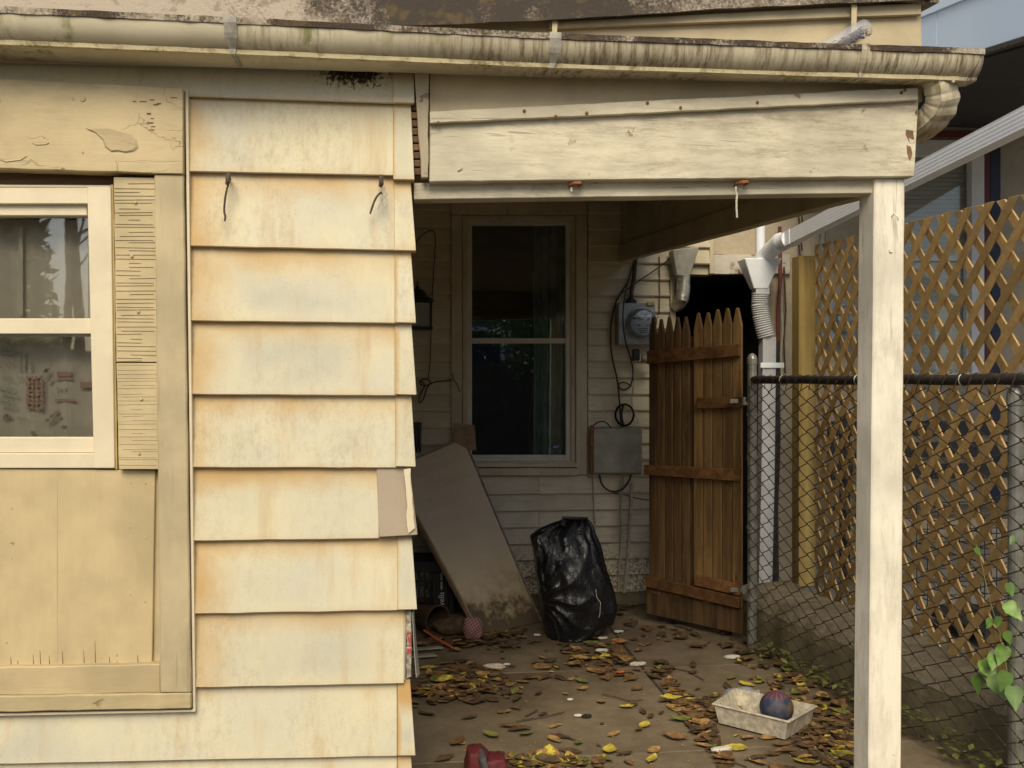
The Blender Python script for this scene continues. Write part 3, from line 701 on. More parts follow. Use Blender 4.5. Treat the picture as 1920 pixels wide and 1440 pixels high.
for q,mt in (([(107,697),(135,697),(134,706),(106,706)],'red_dim'), ([(106,708),(136,708),(138,713),(105,713)],'red_dim'), ([(103,748),(141,748),(142,753),(102,753)],'red_dim'), ([(150,716),(184,716),(184,727),(150,727)],'red_dim'), ([(34,657),(38,661),(38,693),(34,694)],'teal_dim'), ([(42,660),(48,662),(47,694),(42,694)],'teal_dim'), ([(52,661),(61,684),(61,691),(58,691)],'teal_dim'), ([(51,690),(61,690),(61,692),(51,692)],'teal_dim'), ([(0,660),(30,660),(30,664),(0,664)],'teal_dim')):
    board(q, YC, .0008).build("curtain_print", M[mt], wv)
for r_ in range(2):
    for k in range(4):
        x = 2+k*9; y = 644+r_*9
        c_ = [W(x-4,y+4,YC),W(x+4,y+4,YC),W(x,y-3,YC)]; m = MB(); m.loft([c_,[p+Vector((0,.0008,0)) for p in c_]]); m.build("curtain_print", M['teal_dim'], wv)
FLIP = Matrix.Rotation(R(90),4,'X') @ Matrix.Scale(-1,4,(0,1,0))
for px,py,s_,body in ((15,684,.026,"COF"),(15,709,.018,"stuff"),(38,709,.018,"po"),(40,785,.019,"uno"),(117,733,.022,"Jo's")):
    text_mesh("curtain_print", body, s_, M['brown_dim'], wv, Matrix.Translation(W(px,py,YC)) @ FLIP)
# pale vertical batten between the curtains behind the upper pane
board([(36,425),(42,425),(43,590),(34,590)], YF+.09, .01).build("curtain_edge", M['curtain'], wv)

# ------------------------------------------------------------------ porch roof: post, header, side beam, ceiling, roof edge
PR = thing("porch_roof", (1.46, YF, 0), "weathered cream porch roof with wide header board on a square post", "porch roof")
pz = W(1668,336,YF).z
pf = [(1640,334),(1697,334),(1690,1440),(1629,1440)]
TL,TR,BR,BL = [W(x,y,YF-.004) for x,y in pf]
for a_, b_ in ((TL,BL),(TR,BR)): pass
BL2 = TL + (BL-TL)*((TL.z)/(TL.z-BL.z)); BR2 = TR + (BR-TR)*((TR.z)/(TR.z-BR.z))
board3(TL,TR,BR2,BL2,Vector((-.004,.095,0)),16,.0008,False).build("post", M['post'], PR, bev=.004)
for x,y in ((1672,405),(1670,470)):
    m = MB(); c_ = W(x,y,YF-.005); m.tube([c_, c_+Vector((0,-.018,.004)), c_+Vector((.004,-.026,-.006)), c_+Vector((.010,-.022,-.018))] if y < 420 else [c_+Vector((0,.001,0)), c_+Vector((0,-.004,0))], .0022 if y<420 else .006, 6); m.build("nail", M['post'], PR)
board([(806,228),(1723,186),(1715,331),(805,341)], YF-.026, .045, 40, .0008).build("header_board", M['beam'], PR, bev=.003)
board([(806,209),(1722,164),(1722,187),(806,231)], YF-.046, .02, 40, .0011).build("batten", M['beam'], PR, bev=.002)
board([(806,120),(1729,125),(1729,190),(806,226)], YF-.016, .03, 4).build("frieze_board", M['fascia'], PR)
board([(776,343),(1645,336),(1640,362),(776,374)], YF+.012, .07, 8, .0006).build("header_trim", M['beam'], PR, bev=.002)
board([(776,112),(804,112),(803,333),(790,333)], YF-.034, .03, 14, .0016, False).build("end_board", M['grey_wood'], PR, bev=.002)
for i in range(9):
    y = 195+i*15; board([(769,y),(792,y),(792,y+12),(772,y+12)], YF-.002-.004*(i%2), .03).build("wood_scrap", M['darkwood'], PR, bev=.001)
for x,y in ((983,208),(1042,218),(1214,193),(1276,202),(1690,174),(1697,169),(822,230),(1100,212),(1420,192)):
    m = MB(); m.lathe([(.0001,-.004),(.0045,-.003),(.005,0)], W(x,y,YF-.047), (0,1,0), 8); m.build("nail_head", M['rust'], PR)
for q in ([(1699,243),(1712,245),(1714,262),(1704,258),(1706,268),(1698,252)],[(1700,272),(1708,275),(1711,290),(1706,302),(1701,288)],[(1716,210),(1720,205),(1720,216),(1716,214)],[(858,320),(868,315),(866,320),(858,323)]):
    P_ = [W(x,y,YF-.0268) for x,y in q]; mm = MB(); mm.loft([P_,[p+Vector((0,.002,0)) for p in P_]]); mm.build("bare_spot", M['darkwood'], PR)
# side beam: two boards, inner face seen from below
A = W(1622,366,YF+.06); Bk = W(1160,491,YB-.02); A2 = W(1160,459,YB-.02)
dz = A2.z-Bk.z
def beam(z0a, z0b, h, xoff, th, name):
    a0 = Vector((A.x+xoff,A.y,A.z+z0a)); b0 = Vector((Bk.x+xoff,Bk.y,Bk.z+z0b)); u = Vector((0,0,h))
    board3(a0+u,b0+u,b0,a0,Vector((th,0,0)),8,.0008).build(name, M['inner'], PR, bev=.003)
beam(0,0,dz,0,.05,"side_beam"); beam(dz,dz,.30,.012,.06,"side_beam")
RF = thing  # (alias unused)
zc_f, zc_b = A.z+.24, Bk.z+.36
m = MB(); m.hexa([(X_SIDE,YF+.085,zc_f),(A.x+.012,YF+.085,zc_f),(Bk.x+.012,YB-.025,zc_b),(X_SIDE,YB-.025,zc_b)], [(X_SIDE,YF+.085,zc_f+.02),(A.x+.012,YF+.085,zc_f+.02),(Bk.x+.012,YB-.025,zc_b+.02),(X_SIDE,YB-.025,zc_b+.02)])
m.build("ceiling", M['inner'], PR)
ztop = W(1200,20,YF).z
XE = W(1727,80,YF-.02).x
m = MB(); zr = ztop+.04
m.hexa([(xl-1,YF-.07,zr),(XE+.03,YF-.07,zr),(XE+.03,YB-.035,zr+.28),(xl-1,YB-.035,zr+.28)], [(xl-1,YF-.07,zr+.05),(XE+.03,YF-.07,zr+.05),(XE+.03,YB-.035,zr+.33),(xl-1,YB-.035,zr+.33)])
m.build("roof_deck", M['roofmoss'], PR)
board([(-1300,-45),(1727,-12),(1727,150),(-1300,90)], YF-.034, .012, 2).build("fascia", M['fascia'], PR)
q1 = MB(); st_ = [(-1300,-38),(-260,6),(0,14),(300,26),(480,40),(640,47),(800,47),(1040,37),(1400,13),(1750,-2)]
rg = []
for i in range(100):
    px = -1300 + (1750+1300)*i/99
    for (xa_,ya_),(xb_,yb_) in zip(st_, st_[1:]):
        if xa_ <= px <= xb_: y = ya_+(yb_-ya_)*(px-xa_)/(xb_-xa_)
    p = W(px,y,YF-.085)+Vector((0,0,random.uniform(-.0015,.0015))); t_ = W(px,-35,YF-.075); t_.z = max(t_.z, p.z+.045)
    rg.append([p, p+Vector((0,.02,.004)), t_+Vector((0,.03,0)), t_])
q1.loft(rg).build("roof_edge", M['roofmoss'], PR)
board([(1030,42),(1727,6),(1727,26),(1030,52)], YF-.055, .02, 2).build("soffit_lip", M['fascia'], PR)
for px in (1040, 1601): board([(px-4,30 if px<1200 else 8),(px+6,30 if px<1200 else 8),(px+4,70 if px<1200 else 80),(px-5,70 if px<1200 else 80)], YF-.072, .003).build("hanger", M['fascia'], PR)
# soot stain area is on the siding; rooftop side wall of porch right end
m = MB(); m.hexa([(XE-.01,YF+.0,2.2),(XE+.0,YF+.0,2.2),(XE,YF,zr+.04),(XE-.01,YF,zr+.04)], [(XE-.01,YB-.04,2.45),(XE,YB-.04,2.45),(XE,YB-.04,zr+.3),(XE-.01,YB-.04,zr+.3)]); m.build("gable_side", M['fascia'], PR)

# ------------------------------------------------------------------ gutter
GU = thing("roof_gutter", (.6, YF-.1, 2.2), "long streaked cream gutter with lichen lip running along the roof edge", "gutter")
YG = YF-.145
def yg(px): return YF-.205+.065*min(1,max(0,(px-300)/1300))
gst = [(-1300,-42),(-260,2),(0,13),(430,33),(1040,63),(1500,80),(1850,92)]
def gtop(px):
    for (xa_,ya_),(xb_,yb_) in zip(gst, gst[1:]):
        if xa_ <= px <= xb_: return W(px, ya_+(yb_-ya_)*(px-xa_)/(xb_-xa_), yg(px))
prof = [(.125,-.002),(.125,-.103),(.060,-.105),(.050,-.104),(.046,-.094),(.047,-.091),(.040,-.086),(.030,-.078),(.018,-.066),(.009,-.052),(.004,-.036),(.001,-.020),(0,-.014)]
prof = [(a_*.82, b_*.80) for a_, b_ in [prof[0],prof[1],prof[2],prof[3],prof[4],prof[5]]+[((1-t)**2*.047+2*t*(1-t)*.004+t*t*0, (1-t)**2*-.091+2*t*(1-t)*-.072+t*t*-.014) for t in [k/9 for k in range(1,10)]]]
XG1 = 1846
rg = []; NG = 130
for i in range(NG+1):
    px = -1290 + (XG1+1290)*i/NG; p = gtop(px); w_ = random.uniform(-.0008,.0008)
    bk = YF-.037-yg(px); rg.append([p+Vector((0,(bk if k_ < 2 else dy)+w_,dz_+w_)) for k_, (dy, dz_) in enumerate(prof)])
m = MB(); m.loft(rg, cap=False, closed=False); tr = m.build("trough", M['gutter'], GU, smooth=True)
md = tr.modifiers.new("thick", 'SOLIDIFY'); md.thickness = .0025; md.offset = -1
def along(px0, px1, pr, name, mat, n=60, jit=.0006):
    rg = []
    for i in range(n+1):
        p = gtop(px0+(px1-px0)*i/n); rg.append([p+Vector((0,dy+random.uniform(-jit,jit),dz_+random.uniform(-jit,jit))) for dy,dz_ in pr])
    MB().loft(rg).build(name, mat, GU)
along(-1290, XG1, [(-.004,-.016),(-.0045,0),(.014,.001),(.014,-.004),(.003,-.006),(.003,-.016)], "lip", M['lip'], 120, .0012)
along(-1290, XG1-36, [(.033,-.073),(.034,-.0845),(.046,-.0855),(.046,-.082),(.040,-.081),(.040,-.073)], "bead", M['bead'], 90, .0008)
p = gtop(1844); pe = [p+Vector((.004,dy,dz_)) for dy,dz_ in prof]; 
e0 = [p+Vector((.0-.035*min(1,-dz_/.1),dy,dz_)) for dy,dz_ in prof]
m = MB(); m.loft([e0,[q+Vector((.003,0,0)) for q in e0]]); m.build("end_cap", M['lip'], GU)
for px in (432, 1041, 1622):
    rg = []; 
    for j,(dy,dz_) in enumerate([(.014,.002),(-.006,.002),(-.007,-.014),(-.004,-.024),(.001,-.038),(.008,-.051),(.017,-.062),(.028,-.073),(.031,-.086),(.05,-.088),(YF-.05-yg(px),-.086)]):
        hw = .0165 if j < 6 else (.0165-.0035*(j-5) if j < 9 else .0065)
        if px > 1500: hw *= .75
        c_ = gtop(px)+Vector((-.010*max(0,j-6)/4*(1 if px==1041 else -.4), dy, dz_)); rg.append([c_+Vector((-hw,0,0)), c_+Vector((hw,0,0)), c_+Vector((hw,.002,.001)), c_+Vector((-hw,.002,.001))])
    MB().loft(rg).build("strap", M['strap'] if px < 1500 else M['gutter'], GU)
# outlet elbow: ribbed rectangular tube bending back under the roof
path = [W(1758,146,YG+.085), W(1764,165,YG+.087), W(1768,185,YG+.092), W(1762,205,YG+.11), W(1748,222,YG+.14), W(1728,238,YG+.19), W(1708,250,YG+.25)]
rg = []
for i,p in enumerate(path):
    t_ = (path[min(i+1,len(path)-1)]-path[max(i-1,0)]).normalized(); s_ = Vector((.9,.44,0)); s_ = (s_-t_*s_.dot(t_)).normalized(); u_ = t_.cross(s_)
    hw, hd = .034, .050; cs = []
    for k in range(32):
        a_ = 2*math.pi*k/32; ca, sa = math.cos(a_), math.sin(a_)
        rx_ = math.copysign(abs(ca)**.45, ca)*hw; ry_ = math.copysign(abs(sa)**.45, sa)*hd; rb = 1+(.05 if k%3==0 else 0)
        cs.append(p+u_*rx_*rb+s_*ry_*rb*.95)
    rg.append(cs)
fine = []
for i in range(len(rg)-1):
    for j in range(4):
        t_ = j/4; pin = 1-.05*(1 if j == 2 and i < 4 else 0)
        c_ = path[i].lerp(path[i+1],t_); fine.append([c_+(a_.lerp(b_,t_)-c_)*pin for a_,b_ in zip(rg[i],rg[i+1])])
fine.append(rg[-1]); MB().loft(fine).build("elbow", M['gutter'], GU)
m = MB(); m.lathe([(.0001,-.004),(.0045,-.003),(.005,.002)], W(1787,153,YG+.04), (0,1,0), 8); m.build("screw", M['strap'], GU)
# water-stained plastic bottle lying in the gutter
a_, b_ = W(1540,98,YG+.05), W(1628,50,YG+.05); ax = (b_-a_)
BT = thing("plastic_bottle", a_, "clear plastic bottle with dead leaves inside lying in the gutter", "bottle")
L = ax.length; m = MB(); m.lathe([(.0001,L),(.018,L),(.026,L-.006),(.028,L-.018),(.0265,L-.03),(.028,L-.04),(.028,L-.07),(.0265,L-.078),(.028,L-.088),(.028,.0),(.020,-.03),(.011,-.05),(.011,-.07)], a_, ax, 24)
m.build("bottle_wall", M['film'], BT, smooth=True)
m = MB(); rr = random.Random(4)
for i in range(170):
    c_ = a_+ax*rr.uniform(.25,.9)+Vector((rr.uniform(-.015,.015),rr.uniform(-.015,.015),rr.uniform(-.018,.004))); d1 = Vector((rr.uniform(-1,1),rr.uniform(-1,1),rr.uniform(-1,1))).normalized()*.012; d2 = d1.orthogonal().normalized()*.006
    m.add([c_-d1,c_+d2,c_+d1,c_-d2],[(0,1,2,3)])
m.build("leaf_scraps", M['leaf_brown'], BT, kind="stuff")

# ------------------------------------------------------------------ neighbour's house and its porch roof
YN = YB + .02
NB = thing("neighbour_house", (3.2, YN+.5, 0), "tan stucco neighbour house with blinds window and dark passage beside it", "house")
XA = W(1442,700,YN).x                    # right side of the dark passage
nl, nr, ntp, nbt = W(1652,400,YN).x, W(1822,400,YN).x, W(1700,268,YN).z, W(1700,712,YN).z
m = MB(); a, b = YN, YN+.15
m.box((XC2+.002,a,W(1400,477,YN).z),(nl,b,6)); m.box((XA,a,0),(nl,b,W(1400,477,YN).z)); m.box((nl,a,ntp),(nr,b,6)); m.box((nl,a,0),(nr,b,nbt)); m.box((nr,a,0),(7.5,b,6))
m.build("wall", M['stucco'], NB)
board([(1339,477),(1482,477),(1482,514),(1339,514)], YN-.03, .05, 12, .0015).build("lintel", M['peelwhite'], NB, bev=.003)
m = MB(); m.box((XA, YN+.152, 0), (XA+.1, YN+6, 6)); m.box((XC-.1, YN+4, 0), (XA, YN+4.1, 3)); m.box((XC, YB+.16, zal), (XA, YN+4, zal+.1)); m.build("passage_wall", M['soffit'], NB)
wn = board([(1640,262),(1846,262),(1846,292),(1640,292)], YN-.03, .06).build("window", M['white_trim'], NB, bev=.003)
def nb(q, yp, th, name, mat): return board(q, yp, th).build(name, M[mat], wn, bev=.002)
nb([(1822,292),(1846,292),(1846,712),(1822,712)], YN-.032, .06, "frame", 'white_trim')
nb([(1640,292),(1660,292),(1660,712),(1640,712)], YN-.032, .06, "frame", 'white_trim')
nb([(1660,478),(1822,478),(1822,489),(1660,489)], YN-.005, .04, "sash_rail", 'white_trim')
nb([(1660,700),(1822,700),(1822,716),(1660,716)], YN-.035, .06, "sill", 'white_trim')
nb([(1812,489),(1822,489),(1822,700),(1812,700)], YN-.004, .04, "sash_stile", 'white_trim')
nb([(1655,288),(1826,288),(1826,480),(1655,480)], YN+.035, .004, "pane", 'glass_dim'); nb([(1655,486),(1826,486),(1826,702),(1655,702)], YN+.03, .004, "pane", 'glass_dim')
for i in range(50):
    y = 296+i*8.2; a_, b_ = W(1656,y,YN+.052), W(1824,y,YN+.052); m = MB()
    m.hexa([a_+Vector((0,-.006,-.0145)), b_+Vector((0,-.006,-.0145)), b_+Vector((0,.006,.0145)), a_+Vector((0,.006,.0145))], [a_+Vector((0,-.005,-.0150)), b_+Vector((0,-.005,-.0150)), b_+Vector((0,.007,.0140)), a_+Vector((0,.007,.0140))])
    m.build("blind_slat", M['blind'], wn)
m = MB(); m.box((nl-.1,YN+.2,.3),(nr+.1,YN+.25,3)); m.build("room_wall", M['room'], NB)
board([(1847,262),(1856,262),(1856,720),(1847,720)], YN-.02, .03).build("door_trim", M['red_trim'], NB)
board([(1640,246),(1875,246),(1875,256),(1640,256)], YN-.025, .03).build("door_trim", M['red_trim'], NB)
board([(1857,250),(1876,250),(1876,980),(1857,980)], YN-.012, .02).build("door_frame", M['navy'], NB)
for q,mt in (([(1539,395),(1548,395),(1548,560),(1539,560)],'grey_metal'),([(1549,398),(1553,398),(1552,480),(1548,480)],'cable_tan'),([(1419,420),(1436,420),(1436,478),(1419,478)],'white_pipe')):
    x0_ = W(*q[0],YN-.03); x1_ = W(*q[2],YN-.03); m = MB(); r_ = abs(x1_.x-x0_.x)/2; m.tube([((x0_.x+x1_.x)/2,YN-.02,x0_.z),((x0_.x+x1_.x)/2,YN-.02,x1_.z)], r_, 10); m.build("conduit", M[mt], NB, smooth=True)
for px,y0_,y1_,mt,r_ in ((1462,425,660,'red_trim',.012),(1452,640,1090,'steel_dark',.035),(1470,500,700,'twig',.006),(1465,560,705,'cable_tan',.008),(1497,403,480,'twig',.006),(1503,400,470,'twig',.005)):
    a_, b_ = W(px,y0_,YN-.05), W(px+random.uniform(-3,3),y1_,YN-.05); m = MB(); m.tube([a_, a_.lerp(b_,.4)+Vector((.008,0,0)), a_.lerp(b_,.7)-Vector((.006,0,0)), b_], r_, 8); m.build("old_pipe", M[mt], NB, smooth=True)
# its porch roof
NR = thing("neighbour_porch_roof", (2.34, 4.5, 2.4), "sky-tinted metal edged porch roof with shade-black soffit beyond the gutter end", "porch roof")
XN = 2.36
def rk(px, py):
    d = ray(px,py); t = XN/d.x; return Vector((XN, d.y*t, HCAM+d.z*t))
bA, bB = rk(1850,90), rk(1920,68); sl = (bA.z-bB.z)/(bA.y-bB.y)
def rz(y): return bA.z + sl*(y-bA.y)
yb_, yf_ = YN-.03, 3.15
def rake(z0, z1, x0, x1, ya, yb2, name, mat, bev=.002):
    m = MB(); m.hexa([(x0,ya,rz(ya)+z0),(x1,ya,rz(ya)+z0),(x1,ya,rz(ya)+z1),(x0,ya,rz(ya)+z1)], [(x0,yb2,rz(yb2)+z0),(x1,yb2,rz(yb2)+z0),(x1,yb2,rz(yb2)+z1),(x0,yb2,rz(yb2)+z1)]); return m.build(name, mat, NR, bev=bev)
ysm = rk(1757,60).y
rake(0,.24,XN,XN+.03,yf_,ysm-.002,"rake_board",M['sky_blue_rake']); rake(0,.24,XN,XN+.03,ysm+.002,yb_,"rake_board",M['sky_blue_rake'])
rake(.225,.42,XN-.012,XN+.02,yf_,ysm+.10,"rake_flashing",M['sky_blue_rake']); rake(.225,.42,XN-.010,XN+.02,ysm+.104,yb_,"rake_flashing",M['sky_blue_rake'])
rake(-.022,-.002,XN-.004,XN+.03,yf_,yb_,"drip_edge",M['steel_dark'])
rake(-.03,-.005,XN+.032,4.3,yf_,yb_,"soffit",M['soffit'],0)
rake(.40,.43,XN+.02,4.3,yf_,yb_,"roof_deck",M['soffit'],0)
m = MB(); a_, b_ = W(1740,172,YN-.10), W(1990,232,YN-.10); m.box((XC2+.55,YN-.10,b_.z),(4.3,YN-.06,a_.z)); m.build("wall_plate", M['soffit_brown'], NR)
m = MB(); m.box((XN+.04,yf_,rz(yf_)-.16),(4.3,yf_+.08,rz(yf_)-.04)); m.build("front_beam", M['soffit_brown'], NR)

# ------------------------------------------------------------------ white downspout running back along that roof into a hopper
DS = thing("white_downspout", W(1440,1100,YB-.12), "new white ribbed downspout slanting down into a hopper by the gate", "downspout")
def ribbed(path, hw, hd, side, ribs=4, name="pipe", par=DS, mat='white_pipe', amp=.012):
    rg = []
    for i,p in enumerate(path):
        t_ = (path[min(i+1,len(path)-1)]-path[max(i-1,0)]).normalized(); s_ = Vector(side); s_ = (s_-t_*s_.dot(t_)).normalized(); u_ = t_.cross(s_); cs = []
        def edge(a0,b0,a1,b1,n):
            for k in range(n):
                f = k/n; x = a0+(a1-a0)*f; y = b0+(b1-b0)*f; ins = (hw*2*amp if k % 2 else 0)
                if k == 0: ins = 0
                nx, ny = (0, math.copysign(ins, -b0)) if abs(b0-b1) < 1e-9 else (math.copysign(ins, -a0), 0)
                cs.append(p+s_*(x+nx)+u_*(y+ny))
        edge(-hw,-hd,hw,-hd,ribs*2); edge(hw,-hd,hw,hd,ribs*2); edge(hw,hd,-hw,hd,ribs*2); edge(-hw,hd,-hw,-hd,ribs*2); rg.append(cs)
    return MB().loft(rg).build(name, M[mat], par)
def dsp(px, py, X):
    d = ray(px,py); t = X/d.x; return Vector((X, d.y*t, HCAM+d.z*t))
e1 = dsp(1478,449,2.30); e2 = dsp(1900,236,2.30); e3 = e2+(e2-e1)*.6
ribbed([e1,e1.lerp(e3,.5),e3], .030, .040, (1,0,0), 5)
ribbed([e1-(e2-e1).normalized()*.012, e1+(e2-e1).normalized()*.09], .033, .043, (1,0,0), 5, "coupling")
hp = W(1430,490,YB-.13); hp.x = W(1432,490,YB-.13).x
# elbow down into the hopper
el = [e1+(e2-e1).normalized()*.02, e1+(e1-e2).normalized()*.03, e1+(e1-e2).normalized()*.09+Vector((-.012,.0,-.006)), Vector((hp.x+.02,e1.y+.10,hp.z+.10)), Vector((hp.x+.004,YB-.14,hp.z+.03)), Vector((hp.x-.002,YB-.13,hp.z-.03))]
el2 = []
for i in range(len(el)-1):
    for j in range(5): el2.append(el[i].lerp(el[i+1], j/5))
el2.append(el[-1])
for _ in range(2): el2 = [el2[0]]+[(el2[i-1]+el2[i]*2+el2[i+1])/4 for i in range(1,len(el2)-1)]+[el2[-1]]
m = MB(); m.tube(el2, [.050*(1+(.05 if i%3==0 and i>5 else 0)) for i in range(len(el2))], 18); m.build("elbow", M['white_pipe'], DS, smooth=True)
yh = YB-.13
hq = [(1396,484),(1466,484),(1440,541),(1414,541)]
f_ = [W(x,y,yh-.075 if i<2 else yh-.04) for i,(x,y) in enumerate(hq)]; b2 = [Vector((p.x,yh+.06 if i<2 else yh+.03,p.z)) for i,p in enumerate(f_)]
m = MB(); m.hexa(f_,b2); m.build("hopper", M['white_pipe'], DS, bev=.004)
tp = [W(1426,538,yh), W(1426,552,yh)]; ribbed([tp[0],tp[1]], .043, .036, (1,0,0), 3, "spigot", mat="grey_pipe")
cp = [W(1426,550,yh),W(1425,570,yh),W(1427,590,yh),W(1431,610,yh),W(1437,632,yh)]
cc = []
for i in range(len(cp)-1):
    for j in range(10): cc.append(cp[i].lerp(cp[i+1],j/10))
cc.append(cp[-1]); m = MB(); m.tube(cc, [.050+(.006 if i%2 else -.003) for i in range(len(cc))], 18); m.build("corrugated_hose", M['grey_pipe'], DS, smooth=False)
ribbed([W(1439,632,yh),W(1438,720,yh),W(1436,900,yh),W(1431,1112,yh)], .042, .034, (1,0,0), 3, "drop_pipe", mat="grey_pipe")
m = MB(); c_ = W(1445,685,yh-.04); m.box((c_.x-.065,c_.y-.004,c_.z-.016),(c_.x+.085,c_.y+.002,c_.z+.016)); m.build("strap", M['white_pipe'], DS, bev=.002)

# hopper and tin elbow of the house's own drain, on the rear wall
HP = thing("drain_hopper", W(1285,575,YB-.07), "dull grey drain funnel with dented tin elbow below the side beam", "hopper")
yh2 = YB-.09
f_ = [W(1261,468,yh2-.05),W(1312,462,yh2-.05),W(1294,517,yh2-.03),W(1269,517,yh2-.03)]; m = MB(); m.hexa(f_,[Vector((p.x,yh2+.05 if i<2 else yh2+.03,p.z)) for i,p in enumerate(f_)]); m.build("funnel", plain("dull_grey_tin",(.38,.36,.31),.55,.1,.2,10,.1), HP, bev=.005)
m = MB(); m.tube([W(1281,517,yh2),W(1281,545,yh2),W(1279,560,yh2-.01),W(1273,570,yh2+.03),W(1268,574,yh2+.07)], [.042,.042,.042,.040,.038], 16); m.build("elbow", plain("dented_tin",(.42,.40,.35),.35,.6,.5,25,.4), HP, smooth=True)

# ------------------------------------------------------------------ chain link fence
CF_A, CF_B = (1.842, 4.88), (2.05, 3.07)
fa, fb = Vector((*CF_A,0)), Vector((*CF_B,0)); fdir = (fb-fa).normalized(); fn = Vector((fdir.y,-fdir.x,0))    # fn points left, to the porch
if fn.x > 0: fn = -fn
CF = thing("chain_link_fence", fa.lerp(fb,.5), "rusty chain link fence with galvanised posts between porch and kerb", "fence")
m = MB(); m.lathe([(.024,-.05),(.024,1.455),(.0265,1.457),(.0265,1.485),(.022,1.50),(.010,1.512),(.0001,1.515)], fa+Vector((0,0,0)), (0,0,1), 16); m.build("post", M['galv'], CF, smooth=False)
npos = FPL(1897, 900, CF_A, CF_B); nb_ = Vector((npos.x,npos.y,0))
m = MB(); m.lathe([(.030,-.05),(.030,1.29),(.034,1.292),(.034,1.33),(.026,1.35),(.0001,1.36)], nb_+Vector((.02,0,0)), (0,0,1), 16); m.build("post", M['galv'], CF)
far_e = fa+fdir*.02; near_e = fa+fdir*3.0
m = MB(); zt = HCAM+.006; pts = [far_e.lerp(near_e,i/12)+Vector((0,0,zt+random.uniform(-.003,.003))) for i in range(13)]; m.tube(pts, .0195, 12); m.build("top_rail", M['steel_dark'], CF, smooth=True)
D = .070; zbm = .02
def wire_mesh(ph):
    me_pts = []; nseg = int((zt-zbm)/(D/2))
    for k in range(nseg+1):
        s_ = (D/2+.003) * (1 if (k+ph) % 2 else -1); z = zbm + k*D/2
        for e in (-1, 0, 1):
            if (k == 0 and e < 0) or (k == nseg and e > 0): continue
            me_pts.append((s_*(.5 if False else 1) - (abs(e))*.0035*(1 if s_ > 0 else -1), e*.0035 , z + e*.0035))
    return me_pts
wires = []
for ph in (0, 1):
    P_ = [fdir*s_ + fn*o_ + Vector((0,0,z)) for s_,o_,z in wire_mesh(ph)]
    m = MB(); m.tube(P_, .0023, 5); wires.append(m)
wm = []
for ph in (0,1):
    o = wires[ph].build("wire", M['wire'], CF, org=(0,0,0)); wm.append(o.data); 
    COL.objects.unlink(o); bpy.data.objects.remove(o)
nw = int(2.95/(D/2)/2*1.0)
for i in range(int(2.9/(D/2))):
    s_ = .05 + i*D/2*1.0
    # each wire weaves into the next: neighbours are half a diamond apart and in opposite phase
    if i % 2 == 0: d_ = wm[0]
    else: d_ = wm[1]
    if i % 2: continue
    o = bpy.data.objects.new("wire", wm[(i//2) % 2]); put(o, fa+fdir*(s_+random.uniform(-.0025,.0025))+fn*(.024+random.uniform(-.003,.003))+Vector((0,0,random.uniform(-.003,.003))), CF); o.rotation_euler = (random.uniform(-.004,.004),random.uniform(-.004,.004),0)
# selvage twists over the rail
for i in range(46):
    c_ = fa+fdir*(.05+i*D)+Vector((0,0,zt)); m = MB()
    m.tube([c_+fn*.024+Vector((0,0,-.045))+fdir*-.018, c_+fn*.026+Vector((0,0,-.01)), c_+fn*.016+Vector((0,0,.020))+fdir*.01, c_+Vector((0,0,.024))+fdir*.016], .002, 5); m.build("wire_end", M['wire'], CF)
for z in (.25,.62,.98,1.2):
    m = MB(); m.lathe([(.026,-.008),(.028,-.006),(.028,.006),(.026,.008)], fa+Vector((0,0,z)), (0,0,1), 14); m.build("tension_band", M['galv'], CF)
for s_ in (.32,.95,1.6):
    m = MB(); c_ = fa+fdir*s_+Vector((0,0,zt)); m.tube([c_+(fn*math.cos(a_)+Vector((0,0,math.sin(a_))))*.0225 for a_ in [2*math.pi*k/14 for k in range(15)]], .0025, 5); m.build("rail_tie", M['galv'], CF)

# ------------------------------------------------------------------ old concrete kerb wall behind it
KB = thing("kerb_wall", fa.lerp(fb,.5)-fn*.2, "low crumbling concrete kerb wall at the foot of the chain link fence", "wall")
ka, kb_ = fa - fn*.075 + fdir*-.35, fa - fn*.075 + fdir*3.1
n = 60; rg = []; rr = random.Random(11)
for i in range(n+1):
    p = ka.lerp(kb_, i/n); h = .245+.02*mnoise.noise(p*3)+ .03*i/n; o_ = fn*(.012*mnoise.noise(p*6))
    rg.append([p+o_+Vector((0,0,-.03)), p+o_+fn*-.006+Vector((0,0,h*.55)), p+o_*1.5+fn*-.015+Vector((0,0,h-.07+rr.uniform(-.006,.006)))])
MB().loft([r_+[r_[2]-fn*.3, r_[0]-fn*.3] for r_ in rg]).build("kerb_face", M['kerb'], KB)
rg2 = []
for i,r_ in enumerate(rg):
    j = rr.uniform(-.007,.007)
    rg2.append([r_[2]+Vector((0,0,.001))+fn*.002, r_[2]-fn*(.022+j)+Vector((0,0,.040+j)), r_[2]-fn*(.055+j)+Vector((0,0,.070)), r_[2]-fn*.30+Vector((0,0,.078)), r_[2]-fn*.30+Vector((0,0,0))])
MB().loft(rg2).build("kerb_top", M['kerb_top'], KB)

